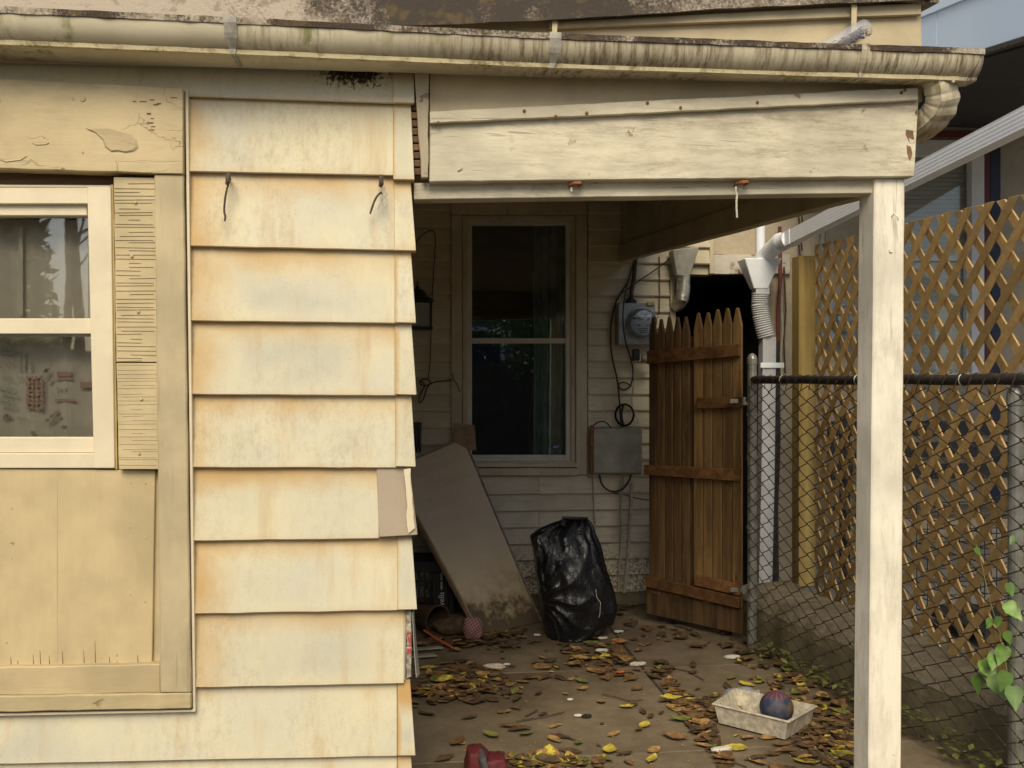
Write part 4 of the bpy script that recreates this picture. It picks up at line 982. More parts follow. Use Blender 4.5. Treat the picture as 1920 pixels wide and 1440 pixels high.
# ------------------------------------------------------------------ lattice fence
LA, LB = Vector((2.329,5.22,0)), Vector((2.25,3.323,0)); ld = (LB-LA).normalized(); ln = Vector((ld.y,-ld.x,0))
if ln.x > 0: ln = -ln
LF = thing("lattice_fence", LA.lerp(LB,.5), "cedar diagonal lattice screen standing behind the chain link fence", "fence")
pc = LA - ld*.16
m = MB(); hw = .05
def lp(s_, o_, z): return LA+ld*s_+ln*o_+Vector((0,0,z-.043*s_))
zl0, zl1 = .13, 2.125
m.hexa([(pc.x-hw,pc.y-hw,zl0+.08),(pc.x+hw,pc.y-hw,zl0+.08),(pc.x+hw,pc.y+hw,zl0+.08),(pc.x-hw,pc.y+hw,zl0+.08)],[(pc.x-hw,pc.y-hw,2.08),(pc.x+hw,pc.y-hw,2.08),(pc.x+hw,pc.y+hw,2.08),(pc.x-hw,pc.y+hw,2.08)]); m.build("post", M['lpost'], LF, bev=.003)
LL = 2.7; SW = .039*1.4142/2; PT = .1525; th_ = .0085
def clip_slat(c, sgn):
    """strip |z - sgn*s - c| < SW clipped to the panel, as a polygon in (s,z)"""
    poly = [(0,sgn*0+c-SW),(LL,sgn*LL+c-SW),(LL,sgn*LL+c+SW),(0,c+SW)]
    for axis, val, keep in ((1,zl0,1),(1,zl1,-1)):
        out = []
        for i in range(len(poly)):
            p, q = poly[i], poly[(i+1)%len(poly)]; ip, iq = (p[axis]-val)*keep >= 0, (q[axis]-val)*keep >= 0
            if ip: out.append(p)
            if ip != iq:
                f = (val-p[axis])/(q[axis]-p[axis]); out.append((p[0]+(q[0]-p[0])*f, p[1]+(q[1]-p[1])*f))
        poly = out
        if not poly: return None
    return poly
for sgn, off in ((1, 0.0), (-1, -.0105)):
    k = -30
    while k < 40:
        s_top = .07 + k*PT; k += 1            # where this slat's centre meets the top edge
        c = zl1 - sgn*s_top + .028
        pl = clip_slat(c + random.uniform(-.003,.003), sgn)
        if not pl or len(pl) < 3: continue
        area = abs(sum(pl[i][0]*pl[(i+1)%len(pl)][1]-pl[(i+1)%len(pl)][0]*pl[i][1] for i in range(len(pl))))/2
        if area < .001: continue
        a_ = [lp(s_,off,z) for s_,z in pl]; b_ = [lp(s_,off-th_,z) for s_,z in pl]
        m = MB(); m.loft([a_,b_]); m.build("slat", M['lattice'], LF, bev=.0012)
m = MB(); e_ = lp(LL+.02,0,0); m.box((e_.x-.05,e_.y-.05,zl0),(e_.x+.05,e_.y+.05,2.1)); m.build("post", M['lpost'], LF, bev=.003)

# things in the neighbour's yard glimpsed through the lattice
WC = thing("wire_crate", (3.1, 4.6, .16), "black wire dog crate behind the lattice on the neighbour patio", "dog crate")
cx0_,cx1_,cy0_,cy1_,cz1 = 2.75,3.35,4.3,4.9,.75
for i in range(9):
    z = .17+i*.07; m = MB(); m.tube([(cx0_,cy0_,z),(cx1_,cy0_,z),(cx1_,cy1_,z),(cx0_,cy1_,z),(cx0_,cy0_,z)],.003,4); m.build("wire_hoop", M['black'], WC)
for i in range(11):
    x = cx0_+.06*i
    for y in (cy0_,cy1_): m = MB(); m.tube([(x,y,.17),(x,y,.73)],.003,4); m.build("upright_wire", M['black'], WC)
m = MB(); m.box((cx0_+.01,cy0_+.01,.162),(cx1_-.01,cy1_-.01,.19)); m.build("tray", M['black'], WC)
GB = thing("yard_bench", (3.0,5.3,.16), "dark slatted bench behind the lattice under the neighbour window", "bench")
for k in range(4): m = MB(); m.box((2.6,5.2+k*.1,.60),(4.0,5.28+k*.1,.63)); m.build("seat_slat", M['soffit_brown'], GB, bev=.003)
for k in range(3): m = MB(); m.box((2.6,5.62,.78+k*.13),(4.0,5.65,.87+k*.13)); m.build("back_slat", M['black'], GB, bev=.003)
for x in (2.7,3.9):
    m = MB(); m.box((x,5.2,.16),(x+.05,5.25,.6)); m.build("leg", M['black'], GB); m = MB(); m.box((x,5.66,.16),(x+.05,5.70,1.18)); m.build("leg", M['black'], GB)

# ------------------------------------------------------------------ picket gate standing open
ga, gb_ = G(1394,1201), Vector((1.45,5.46,0)); gd = (gb_-ga).normalized(); gn = Vector((gd.y,-gd.x,0))
if gn.y > 0: gn = -gn
GT = thing("picket_gate", ga.lerp(gb_,.5), "brown wooden picket gate with pointed tops standing open", "gate")
GL = (gb_-ga).length
def gp(px, py):
    d = ray(px,py); t = gn.dot(ga)-0; t = (gn.dot(Vector((ga.x,ga.y,0))))/gn.dot(d); return Vector((d.x*t,d.y*t,HCAM+d.z*t))
def gs(px): return (gp(px,700)-ga).dot(gd)
def gpt(s_, o_, z): return ga+gd*s_+gn*o_+Vector((0,0,z))
sR, sL, sM = gs(1391), gs(1216), gs(1297)
rr = random.Random(5)
tops = {}
def picket(sa, sb, zb, zt_, mat='gate', tip=True):
    c_ = (sa+sb)/2; hw = abs(sb-sa)/2-.0015; tipw = .007
    prof_ = [(-hw,zb),(hw,zb),(hw,zt_-.092),(tipw,zt_),(-tipw,zt_),(-hw,zt_-.092)]
    bulge = .006
    f_ = [gpt(c_+x,0.0,z) for x,z in prof_]; b_ = [gpt(c_+x,-.018,z) for x,z in prof_]
    m = MB(); m.loft([f_,b_]); m.build("picket", M[mat], GT, bev=.004)
zr_, zl_ = gp(1382,578).z, gp(1225,598).z
for half,(s0_,s1_) in enumerate(((sR, sM-.008),(sM+.014, sL))):
    for k in range(5):
        sa = s0_+(s1_-s0_)*k/5; sb = s0_+(s1_-s0_)*(k+1)/5; tt = (sa+sb)/2/GL
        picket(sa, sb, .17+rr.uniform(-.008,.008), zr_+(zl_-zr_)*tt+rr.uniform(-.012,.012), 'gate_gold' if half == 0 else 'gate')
m = MB(); f_ = [gpt(sM-.012,-.012,.2),gpt(sM+.018,-.012,.2),gpt(sM+.018,-.012,1.62),gpt(sM-.012,-.012,1.62)]; m.hexa(f_,[p-gn*.008 for p in f_]); m.build("back_strip", M['gate_low'], GT)
for k in range(4):
    sa = sR+(sL+.02-sR)*k/4; sb = sR+(sL+.02-sR)*(k+1)/4; m = MB(); f_ = [gpt(sa+.001,-.004,.03+.02*k/4),gpt(sb-.001,-.004,.03+.02*(k+1)/4),gpt(sb-.001,-.004,.215),gpt(sa+.001,-.004,.215)]; m.hexa(f_,[p-gn*.016 for p in f_]); m.build("low_board", M['gate_low'], GT, bev=.002)
def rail(tlr, name="rail"):
    q = [gp(*p)+gn*.026 for p in tlr]; m = MB(); m.hexa(q,[p-gn*.025 for p in q]); m.build(name, M['gate_rail'], GT, bev=.003)
rail([(1217,658),(1390,645),(1390,668),(1217,683)]); rail([(1211,871),(1391,880),(1389,902),(1211,890)]); rail([(1310,745),(1394,744),(1394,764),(1310,767)]); rail([(1214,1078),(1391,1119),(1390,1140),(1215,1099)]); rail([(1305,1077),(1391,1094),(1391,1116),(1305,1096)])
for y in (752, 1104):
    h = gp(1384,y)+gn*.032; h2 = Vector((fa.x,fa.y,h.z)); m = MB(); dv = (h2-h)
    m.box((h.x-.03,h.y-.006,h.z-.012),(h.x+.04,h.y+.0,h.z+.012)); o = m.build("hinge", M['galv'], GT, bev=.003)
    m = MB(); m.lathe([(.010,-.022),(.012,-.02),(.012,.02),(.010,.022)], h+Vector((.045,-.002,0)), (0,0,1), 12); m.build("pin", M['galv'], o)
    m = MB(); m.box((h.x+.04,h.y-.012,h.z-.022),(fa.x+.028,h.y-.004,h.z-.004)); m.build("strap", M['galv'], o, bev=.002)

# ------------------------------------------------------------------ electric meters, boxes, cables
def meter(base, name, label, s=1.0, par=None):
    T = thing(name, base, label, "electric meter"); x,y,z = base
    m = MB(); m.box((x-.115*s,y-.10,z),(x+.115*s,y,z+.255*s)); m.build("meter_box", M['meter_grey'], T, bev=.006)
    cy_, cz_ = y-.10, z+.135*s; cx_ = x+.022*s
    m = MB(); m.lathe([(.090*s,0),(.090*s,.03),(.084*s,.034),(.083*s,.06),(.0001,.061)], (cx_,cy_,cz_), (0,-1,0), 32); m.build("ring", M['meter_grey'], T, smooth=False)
    m = MB(); m.lathe([(.079*s,.058),(.079*s,.064),(.0001,.066)], (cx_,cy_,cz_), (0,-1,0), 32); d = m.build("dial", M['meter_face'], T)
    yy = cy_-.068
    def rect(u0,u1,v0,v1,mat,nm="dial_print"):
        m = MB(); m.box((cx_+u0*s,yy,cz_+v0*s),(cx_+u1*s,yy+.002,cz_+v1*s)); m.build(nm, M[mat], d)
    rect(-.035,.040,.012,.032,'brass',"display"); rect(-.065,-.042,.018,.027,'black_print'); rect(-.035,-.02,-.022,-.015,'black_print'); rect(.035,.05,-.022,-.015,'black_print'); rect(-.056,-.051,-.022,-.015,'black_print'); rect(.020,.026,-.022,-.015,'black_print')
    for k in range(3): rect(-.03+.004*k,.03-.004*k,-.040-.011*k,-.037-.011*k,'black_print')
    for k in range(2): rect(-.02,.02,.046+.010*k,.048+.010*k,'black_print')
    m = MB(); m.box((x+.06*s,y-.115,z+.240*s),(x+.105*s,y-.095,z+.262*s)); m.build("seal", M['brass'], T, bev=.002)
    m = MB(); gl = [(.082*s,.060),(.081*s,.085),(.070*s,.10),(.0001,.106)]; m.lathe(gl, (cx_,cy_,cz_), (0,-1,0), 32); m.build("glass_cover", M['stain_glass'], T, smooth=True)
    return T
b0 = W(1187,648,YB-.02); MT = meter((b0.x,YB-.018,b0.z), "electric_meter", "grey electric meter on the cream clapboards with black cables looped round it")
a_ = W(1183,565,YB-.06); m = MB(); m.tube([a_+Vector((.0,0,-.02)),a_+Vector((.003,0,.06)),W(1189,520,YB-.06),W(1193,470,YB-.06)], .013, 10); m.build("conduit", M['steel_dark'], MT, smooth=True)
m = MB(); m.lathe([(.034,0),(.036,.01),(.036,.035),(.02,.055),(.014,.06)], W(1183,576,YB-.06), (0,0,1), 14); m.build("hub", M['black'], MT)
c_ = W(1192,664,YB-.08); m = MB(); m.box((c_.x-.022,c_.y-.02,c_.z-.04),(c_.x+.022,c_.y+.02,c_.z+.03)); m.build("lower_hub", M['black'], MT, bev=.006)
m = MB(); m.lathe([(.022,0),(.026,.006),(.026,.06),(.022,.072),(.0001,.074)], W(1203,672,YB-.13), (1,-.1,-.1), 16); m.build("lock_barrel", M['grey_metal'], MT)
b1 = W(1560,640,YN); MN = meter((b1.x,YN-.002,b1.z), "electric_meter", "grey electric meter on the neighbour tan stucco seen through lattice")
JB = thing("junction_box", W(1155,888,YB-.02), "flat grey metal junction box on the clapboards under coiled cable", "box")
board([(1107,806),(1204,806),(1204,889),(1107,889)], YB-.075, .055).build("box_body", M['grey_metal'], JB, bev=.004)
board([(1113,803),(1203,803),(1203,887),(1113,887)], YB-.09, .015).build("box_lid", M['grey_metal'], JB, bev=.003)
board([(1107,797),(1112,797),(1112,890),(1107,890)], YB-.08, .02).build("hinge", M['rust'], JB, bev=.002)

def cable(name, pts, y, r, mat, label, cat="cable", smoothn=2, group=None, n=6):
    P_ = [W(p[0],p[1],y-(p[2] if len(p) > 2 else 0)) for p in pts]
    for _ in range(smoothn):                # corner cutting
        q = [P_[0]]
        for i in range(len(P_)-1): q += [P_[i].lerp(P_[i+1],.25), P_[i].lerp(P_[i+1],.75)]
        P_ = q+[P_[-1]]
    m = MB(); m.tube(P_, r, n); return m.build(name, M[mat], None, smooth=True, label=label, cat=cat, group=group)
yk = YB-.03
def loop(cx,cy,rx_,ry_,n=14,a0=-90,turns=1.0): return [(cx+rx_*math.cos(R(a0+360*turns*k/n)), cy+ry_*math.sin(R(a0+360*turns*k/n))) for k in range(n+1)]
cable("loose_cable", [(1192,492),(1186,500),(1178,530),(1165,548),(1155,565),(1146,600),(1144,640),(1148,675),(1158,710),(1162,760),(1165,800)], yk-.02, .0055, 'cable', "thick black cable hanging down the left of the grey meter")
cable("loose_cable", [(1188,490,.08),(1180,520,.13),(1170,560,.17),(1167,600,.18),(1172,640,.15),(1184,675,.05),(1188,700),(1184,722),(1172,732),(1161,728),(1160,718),(1172,716),(1184,724)], yk, .0045, 'cable', "black cable crossing in front of the meter and curling below it")
cable("coiled_cable", loop(1171,778,18,21,18,-90,2.0)+[(1168,760),(1165,780),(1170,800)], yk-.01, .006, 'cable', "black cable coil resting just above the grey junction box")
cable("loose_cable", [(1108,815),(1110,800),(1122,790),(1136,790),(1146,803)], yk-.04, .004, 'cable', "short black cable arching over the junction box corner")
cable("loose_cable", [(1124,890),(1128,910),(1145,923),(1165,920),(1178,905),(1184,890)], yk-.02, .006, 'cable', "black cable drooping in a loop under the junction box")
cable("painted_cable", [(1164,890),(1163,940),(1165,985),(1163,1040),(1159,1105)], yk, .006, 'cable_tan', "thin painted cable running down below the junction box")
cable("painted_cable", [(1170,892),(1167,930),(1163,960),(1166,1000),(1161,1060),(1160,1100)], yk-.01, .005, 'cable_tan', "second painted cable twisted against the thin one below the box")
cable("painted_conduit", [(1185,905),(1182,960),(1179,1010),(1175,1070),(1170,1112)], yk-.005, .011, 'cable_tan', "fat painted conduit running down the clapboards to the ground", "conduit")
cable("painted_cable", [(1112,890),(1113,930),(1116,985)], yk, .005, 'cable_tan', "painted cable hanging from the hinge side of the junction box")
cable("wall_wire", [(1236,480),(1237,540),(1236,590)], yk, .003, 'twig', "thin brown wire running down the clapboards beside the picket gate", "wire")
cable("wall_wire", [(1262,480),(1235,502),(1200,525),(1180,540),(1165,550)], yk-.02, .004, 'cable', "thin cable slanting from the drain funnel to the meter", "wire")
cable("wall_wire", [(1150,925),(1165,925),(1190,934),(1220,938)], yk, .003, 'cable', "thin wire stretched from the drooping loop towards the gate", "wire")
cable("wall_wire", [(1188,700),(1190,720),(1184,745),(1187,770),(1200,795),(1190,790)], yk-.01, .003, 'cable_tan', "pale frayed wire hanging between the meter and the cable coil", "wire")
cable("wall_wire", [(776,462),(790,440),(810,430),(817,440),(815,480),(812,530),(808,600),(808,640),(806,690),(802,712)], yk, .0028, 'twig', "thin wire arching above the lantern and down the dim wall", "wire")
cable("wire_coil", loop(797,717,11,7,10,0,1.6)+[(798,722),(790,735),(784,750),(788,757),(796,745),(800,725),(812,716),(830,715),(848,712)], yk-.01, .004, 'twig', "tangled coil of brown wire hung on the wall beside the window", "wire")
cable("hooked_wire", [(849,700),(850,712),(858,722),(862,735)], yk-.02, .003, 'twig', "short bent wire hooked on the window casing", "wire")

# ------------------------------------------------------------------ lantern and other things in the porch
LN = thing("wall_lantern", W(795,620,YB-.12), "black wall lantern with frosted panes half behind the siding corner", "lantern")
c_ = W(783,0,YB-.12).x; zt_, zb_ = W(790,566,YB-.12).z, W(790,616,YB-.12).z; hw = .075
for dx in (-1,1):
    for dy in (-1,1): m = MB(); m.box((c_+dx*hw-.006,YB-.12+dy*hw-.006,zb_),(c_+dx*hw+.006,YB-.12+dy*hw+.006,zt_)); m.build("corner_bar", M['black'], LN)
for z in (zb_,zt_): m = MB(); m.box((c_-hw-.012,YB-.12-hw-.012,z-.008),(c_+hw+.012,YB-.12+hw+.012,z+.006)); m.build("band", M['black'], LN, bev=.002)
m = MB(); m.box((c_-hw+.002,YB-.12-hw+.002,zb_+.008),(c_+hw-.002,YB-.12+hw-.002,zt_-.01)); m.build("frosted_glass", plain("frosted_glass",(.30,.32,.30),.3,0,.1,6,0), LN)
m = MB(); m.lathe([(.10,.0),(.085,.012),(.055,.03),(.045,.05),(.03,.065),(.012,.072),(.012,.085),(.004,.09),(.004,.115),(.0001,.116)], (c_,YB-.12,zt_+.006), (0,0,1), 20); m.build("cap", M['black'], LN)
m = MB(); m.box((c_-.03,YB-.045,zb_+.02),(c_+.03,YB-.018,zt_+.02)); m.tube([(c_,YB-.03,zt_+.01),(c_,YB-.04,zt_+.05),(c_,YB-.1,zt_+.07)],.008,8); m.build("bracket", M['black'], LN)
GV = MB(); rr = random.Random(9)
for k in range(6):
    p = W(777+k*2.2,792,YB-.05); GV.tube([p,p+Vector((rr.uniform(-.006,.006),-.01,-.06)),p+Vector((rr.uniform(-.012,.012),-.004,-.14-.02*(k%3)))],[.010,.012,.006],8)
GV.build("hanging_rag", M['black'], None, smooth=True, label="black rag hanging on the dim wall below the wire coil", cat="rag")
# leaning hardboard panel
TR, BR, BL = W(868,823,YB-.055), G(1013,1166), G(905,1190)
TLp = W(736,880,YB-.22)
nrm = (TR-BR).cross(BL-BR).normalized()
if nrm.y > 0: nrm = -nrm
LB_ = thing("leaning_board", BL.lerp(BR,.5), "stained tan hardboard sheet leaning against the wall by the bin bag", "board")
n = 12; m = MB()
board3(TLp, TR, BR, BL, -nrm*.018, 10, .0, False).build("sheet", M['hardboard'], LB_, bev=.002)
e = (TR-TLp).normalized(); up_ = (TR-BR).normalized()
board3(TLp+up_*.012+nrm*.004, TR+up_*.012+nrm*.004, TR+nrm*.004+up_*.001, TLp+nrm*.004+up_*.001, -nrm*.05, 4, .0).build("top_edge", M['cardboard'], LB_)
board3(TR+e*.002+up_*.01, TR+e*.012+up_*.01, BR+e*.012, BR+e*.002, -nrm*.03, 6, .001, False).build("frayed_edge", plain("pinkish_board_edge",(.22,.16,.14),.8,0,.3,40,.2), LB_)
e0 = -e
board3(TLp+e0*.012, TLp+e0*.002, BL+e0*.002+Vector((0,0,.001)), BL+e0*.012+Vector((0,0,.001)), -nrm*.028, 8, .001, False).build("frayed_edge", M['cardboard'], LB_)
board([(851,794),(890,797),(893,845),(850,840)], YB-.075, .008, 3).build("cardboard_piece", M['cardboard'], None, bev=.001, label="small cardboard piece wedged between window sill and leaning board", cat="cardboard")
# milk crate with lettering, lying in the shadow
c0 = G(790,1166); CR = thing("milk_crate", c0+Vector((.12,.15,0)), "black plastic crate with white lettering in the dark corner behind the leaning board", "crate")
ang = R(-8); ex, ey = Vector((math.cos(ang),math.sin(ang),0)), Vector((-math.sin(ang),math.cos(ang),0)); o0 = c0+Vector((-.13,.0,.005)); S = .315; Hc = .34
def crb(u0,u1,v0,v1,z0,z1,name,bev=.004):
    q = [o0+ex*u+ey*v+Vector((0,0,z)) for u,v,z in ((u0,v0,z0),(u1,v0,z0),(u1,v0,z1),(u0,v0,z1))]; q2 = [p+ey*(v1-v0) for p in q]
    m = MB(); m.hexa(q,q2); return m.build(name, M['black'], CR, bev=bev)
for u in (0,S-.03):
    for v in (0,S-.03): crb(u,u+.03,v,v+.03,0,Hc,"corner_post")
for v in (0.004,S-.016):
    crb(.031,S-.031,v,v+.012,0,.04,"lower_band"); crb(.031,S-.031,v,v+.012,Hc-.06,Hc,"upper_band")
    for k in range(7): crb(.05+k*.032,.058+k*.032,v+.002,v+.01,.041,Hc-.061,"rib",0)
for u in (0.004,S-.016):
    for z0,z1,nm in ((0,.04,"lower_band"),(Hc-.06,Hc,"upper_band")): crb(u,u+.012,.031,S-.031,z0,z1,nm)
    for k in range(7): crb(u+.002,u+.01,.05+k*.032,.058+k*.032,.041,Hc-.061,"rib",0)
crb(S-.12,S-.031,-.002,.003,.041,Hc-.061,"name_panel",.001); crb(.01,S-.01,.01,S-.01,.002,.012,"floor_grid",0)
Mx = Matrix.Translation(o0+ex*(S-.068)+ey*-.004+Vector((0,0,.125))) @ Matrix(((ex.x,0,ey.x,0),(ex.y,0,ey.y,0),(0,1,0,0),(0,0,0,1)))
text_mesh("lettering", "wells", .045, M['white_print'], CR, Mx @ Matrix.Rotation(R(90),4,'Z'))
for k in range(13):                     # the rest of the line is too small to read in the photo: short white dashes
    if k == 6: continue
    q = [o0+ex*(S-.074+d_)+ey*-.004+Vector((0,0,.185+k*.0075+e_)) for d_, e_ in ((0,0),(.009,0),(.009,.005),(0,.005))]
    m = MB(); m.hexa(q,[p+ey*.001 for p in q]); m.build("lettering", M['white_print'], CR)
# clay pot on its side, gingham bundle, orange stick
p0 = G(812,1192); POT = thing("clay_pot", p0, "brown clay pot lying on its side in front of the crate", "pot")
m = MB(); m.lathe([(.0001,-.10),(.055,-.10),(.062,-.04),(.072,.02),(.080,.06),(.083,.07),(.083,.085),(.075,.085),(.070,.06),(.052,-.09),(.0001,-.088)], p0+Vector((-.02,.06,.084)), (.55,-.83,.0), 24); m.build("pot_body", M['log'], POT, smooth=True)
def lump(name, c_, r_, mat, seed, label, cat, amp=.25, sub=3, freq=9.0):
    b = bmesh.new(); bmesh.ops.create_icosphere(b, subdivisions=sub, radius=1); off = Vector((seed*3.1,seed*1.7,seed*.9))
    for v in b.verts:
        d = 1+amp*mnoise.noise(v.co*1.6+off)+amp*.5*mnoise.noise(v.co*4+off)+amp*.3*abs(mnoise.noise(v.co*freq+off))
        v.co = Vector((v.co.x*r_[0]*d, v.co.y*r_[1]*d, max(v.co.z*r_[2]*d, -r_[2]*.75)))
    zmin = min(v.co.z for v in b.verts)
    me = bpy.data.meshes.new(name)
    for v in b.verts: v.co.z -= zmin
    for f in b.faces: f.smooth = True
    b.to_mesh(me); b.free(); me.materials.append(mat); o = bpy.data.objects.new(name, me); put(o, Vector((c_.x,c_.y,c_.z)), None); return tag(o, label, cat)
lump("gingham_bundle", G(886,1196), (.055,.05,.065), M['gingham'], 3, "crumpled red gingham cloth bundle at the foot of the leaning board", "cloth", .3)
lump("rag_heap", G(852,1188), (.11,.07,.055), M['leaf_dark'], 8, "dark brown rag heap between the clay pot and the gingham bundle", "rag", .3)
a_, b_ = G(795,1182,.05), G(848,1214,.012); m = MB(); m.tube([a_,a_.lerp(b_,.5)+Vector((0,0,-.004)),b_],.006,8); m.build("orange_stick", M['orange'], None, smooth=True, label="thin orange stick lying across the litter beside the clay pot", cat="stick")
for (x,y,L_,lab) in ((800,1218,.17,"upper of two grey slate strips lying by the siding corner"),(795,1232,.13,"lower of two grey slate strips lying by the siding corner")):
    c_ = G(x,y,.006); m = MB(); q = [c_+Vector((-L_/2,-.02,0)),c_+Vector((L_/2,-.012,.004)),c_+Vector((L_/2-.02,.02,.004)),c_+Vector((-L_/2,.02,0))]; m.hexa(q,[p+Vector((0,0,.008)) for p in q]); m.build("slate_strip", M['grey_metal'], None, bev=.001, label=lab, cat="strip")

# ------------------------------------------------------------------ bin bag
gb0 = G(1085,1203); yc = gb0.y+.12
sil = [(1203,1040,1062),(1196,1030,1092),(1185,1024,1122),(1165,1018,1150),(1140,1014,1157),(1110,1010,1151),(1080,1006,1142),(1050,1002,1133),(1020,997,1126),(1003,992,1119),(990,1010,1115),(980,1035,1110),(974,1055,1104),(971,1062,1098)]
NU, rows_ = 120, []
def sinterp(y):
    for (ya,l0,r0),(yb,l1,r1) in zip(sil, sil[1:]):
        if yb <= y <= ya: f = (ya-y)/(ya-yb); return l0+(l1-l0)*f, r0+(r1-r0)*f
    return sil[-1][1:]
NV = 90
for j in range(NV+1):
    y = 1203-(1203-971)*j/NV; l_, r_ = sinterp(y); ctr = W((l_+r_)/2,y,yc); hw = (W(r_,y,yc).x-W(l_,y,yc).x)/2; z = max(.002, ctr.z - .0)
    z = max(.003+.0004*j, W(1080,y,yc).z); fv = j/NV
    dp = .17*(math.sin(math.pi*min(1,(.18+fv*.82)))**.6)*(1-.35*fv)+.012
    ring = []
    for k in range(NU):
        a_ = 2*math.pi*k/NU; ca, sa = math.cos(a_), math.sin(a_)
        x = math.copysign(abs(ca)**.75, ca)*hw; yy = math.copysign(abs(sa)**.85, sa)*dp
        p = Vector((ctr.x+x, yc+yy, z))
        # folds: fan of creases from the pinched left waist, hanging folds below the neck, crumples
        u, v = x/ max(hw,.01), fv
        dx_, dz_ = (u+1.0)*.55, (v-.36)
        th = math.atan2(dz_, dx_+.02); rr_ = math.hypot(dx_,dz_)
        fan = math.sin(th*19+4*mnoise.noise(Vector((u*1.5,v*2,1))))*math.exp(-((rr_-.35)/.33)**2)*(1 if sa < 0 else .3)
        fan = (1-2*abs(math.sin(th*9+2*mnoise.noise(Vector((u*1.2,v*1.6,1)))))**.6)*math.exp(-((rr_-.38)/.36)**2)*(1 if sa < 0 else .3)
        hang = math.sin(a_*17+2.5*mnoise.noise(Vector((ca*2,sa*2,v*1.5)))+v*3)*max(0,(v-.55)/.45)**1.1
        low = mnoise.noise(Vector((ca*3.0,sa*3.0,v*6)))*1.0+.6*abs(mnoise.noise(Vector((ca*7,sa*7,v*13))))
        ridge = -abs(mnoise.noise(Vector((u*2.3+5,sa*2,v*2.8))))*1.6
        am = .0085*fan+.006*hang+.006*low+.016*ridge
        nr_ = Vector((ca,sa*1.1,0)).normalized(); p += nr_*am*(.5 if abs(ca) > .9 else 1)
        ring.append(p)
    rows_.append(ring)
m = MB(); m.loft(rows_)
BG = thing("bin_bag", (gb0.x,yc,0), "full shiny black bin bag slumped against the clapboards", "bin bag")
m.build("bag_body", M['bag'], BG, smooth=True)
kp = W(1058,975,yc-.05); m = MB(); m.tube([kp+Vector((-.01,0,-.03)),kp,kp+Vector((-.012,0,.012)),kp+Vector((.03,0,.008)),kp+Vector((.13,.01,.006))],[.02,.014,.008,.010,.006],8); m.build("gathered_neck", M['bag'], BG, smooth=True)
cp_ = [W(1117,1105,yc-.165),W(1119,1120,yc-.18),W(1126,1130,yc-.178),W(1125,1150,yc-.17),W(1123,1158,yc-.16)]; m = MB(); m.tube(cp_,.002,5); m.build("drawstring", M['rope'], BG)

# ------------------------------------------------------------------ litter tray with ball
tz = .0
T0,T1,T2,T3 = G(1336,1318,.085),G(1478,1352,.085),G(1531,1322,.085),G(1378,1290,.085)    # rim corners: near left, near right, far right, far left
tc_ = (T0+T1+T2+T3)/4; TY = thing("litter_tray", Vector((tc_.x,tc_.y,0)), "dirty beige plastic litter tray on the leaf-strewn slabs", "tray")
rim = [T0,T1,T2,T3]; inn = [p.lerp(tc_,.05) for p in rim]; bot = [Vector((p.x,p.y,.006)).lerp(Vector((tc_.x,tc_.y,.006)),.12) for p in rim]; boti = [p.lerp(Vector((tc_.x,tc_.y,.012)),.06)+Vector((0,0,.006)) for p in bot]
lipo = [p.lerp(tc_,-.03)+Vector((0,0,-.006)) for p in rim]
m = MB(); m.loft([boti[::1],[p+Vector((0,0,-.004)) for p in inn],inn,rim,lipo,[p.lerp(tc_,.03)+Vector((0,0,-.008)) for p in rim],bot],cap=False); m.add(boti,[(0,1,2,3)]); m.add(bot,[(0,1,2,3)])
m.build("tray_shell", M['tray'], TY, bev=.0015)
rb = .066; bc = G(1460,1331,.012+rb)+Vector((.0,.022,0)); bc.z = .0135; m = MB()
m.lathe([(rb*math.sin(math.pi*k/20)+1e-4, rb*(1-math.cos(math.pi*k/20))) for k in range(21)], bc, (.0,.0,1), 32)
m.build("play_ball", M['ball'], None, smooth=True, org=bc+Vector((0,0,rb)), label="blue and pink patterned ball sitting in the litter tray", cat="ball")
pb = G(1400,1330,.012)+Vector((0,.06,.03)); m = MB(); m.lathe([(.0001,0),(.03,.0),(.034,.01),(.033,.05),(.034,.09),(.03,.11),(.012,.13),(.012,.15),(.0001,.151)], pb+Vector((-.06,.01,.0)), (1,.15,.05), 20); m.build("plastic_cup", M['film'], None, smooth=True, label="crumpled clear plastic bottle lying in the litter tray beside the ball", cat="bottle")

# ------------------------------------------------------------------ red bag at the front edge
rb0 = G(905,1462); RB = thing("red_bag", rb0, "red and black nylon bag lying at the front of the slabs", "bag")
def soft(name, c_, r_, mat, seed, tilt=0):
    b = bmesh.new(); bmesh.ops.create_cube(b, size=2); bmesh.ops.subdivide_edges(b, edges=b.edges, cuts=7, use_grid_fill=True); off = Vector((seed*2.3,seed,seed*.4)); rot = Matrix.Rotation(tilt,3,'Y')
    for v in b.verts:
        p = v.co.normalized()*1.25; q = v.co.lerp(p,.45); d = 1+.14*mnoise.noise(q*2+off)+.08*abs(mnoise.noise(q*5+off)); q = Vector((q.x*r_[0],q.y*r_[1],q.z*r_[2]))*d; v.co = rot@q + c_
    me = bpy.data.meshes.new(name)
    for f in b.faces: f.smooth = True
    for v in b.verts: v.co -= c_
    b.to_mesh(me); b.free(); me.materials.append(mat); o = bpy.data.objects.new(name, me); put(o, c_, RB); return o
soft("bag_body", rb0+Vector((-.022,.02,.050)), (.034,.05,.050), M['red_cloth'], 2, R(8)); soft("front_pocket", rb0+Vector((.040,.02,.036)), (.042,.045,.036), M['red_cloth'], 5, R(-6)); soft("dark_panel", rb0+Vector((.004,-.012,.054)), (.013,.05,.046), M['grey_cloth'], 7, R(-14))

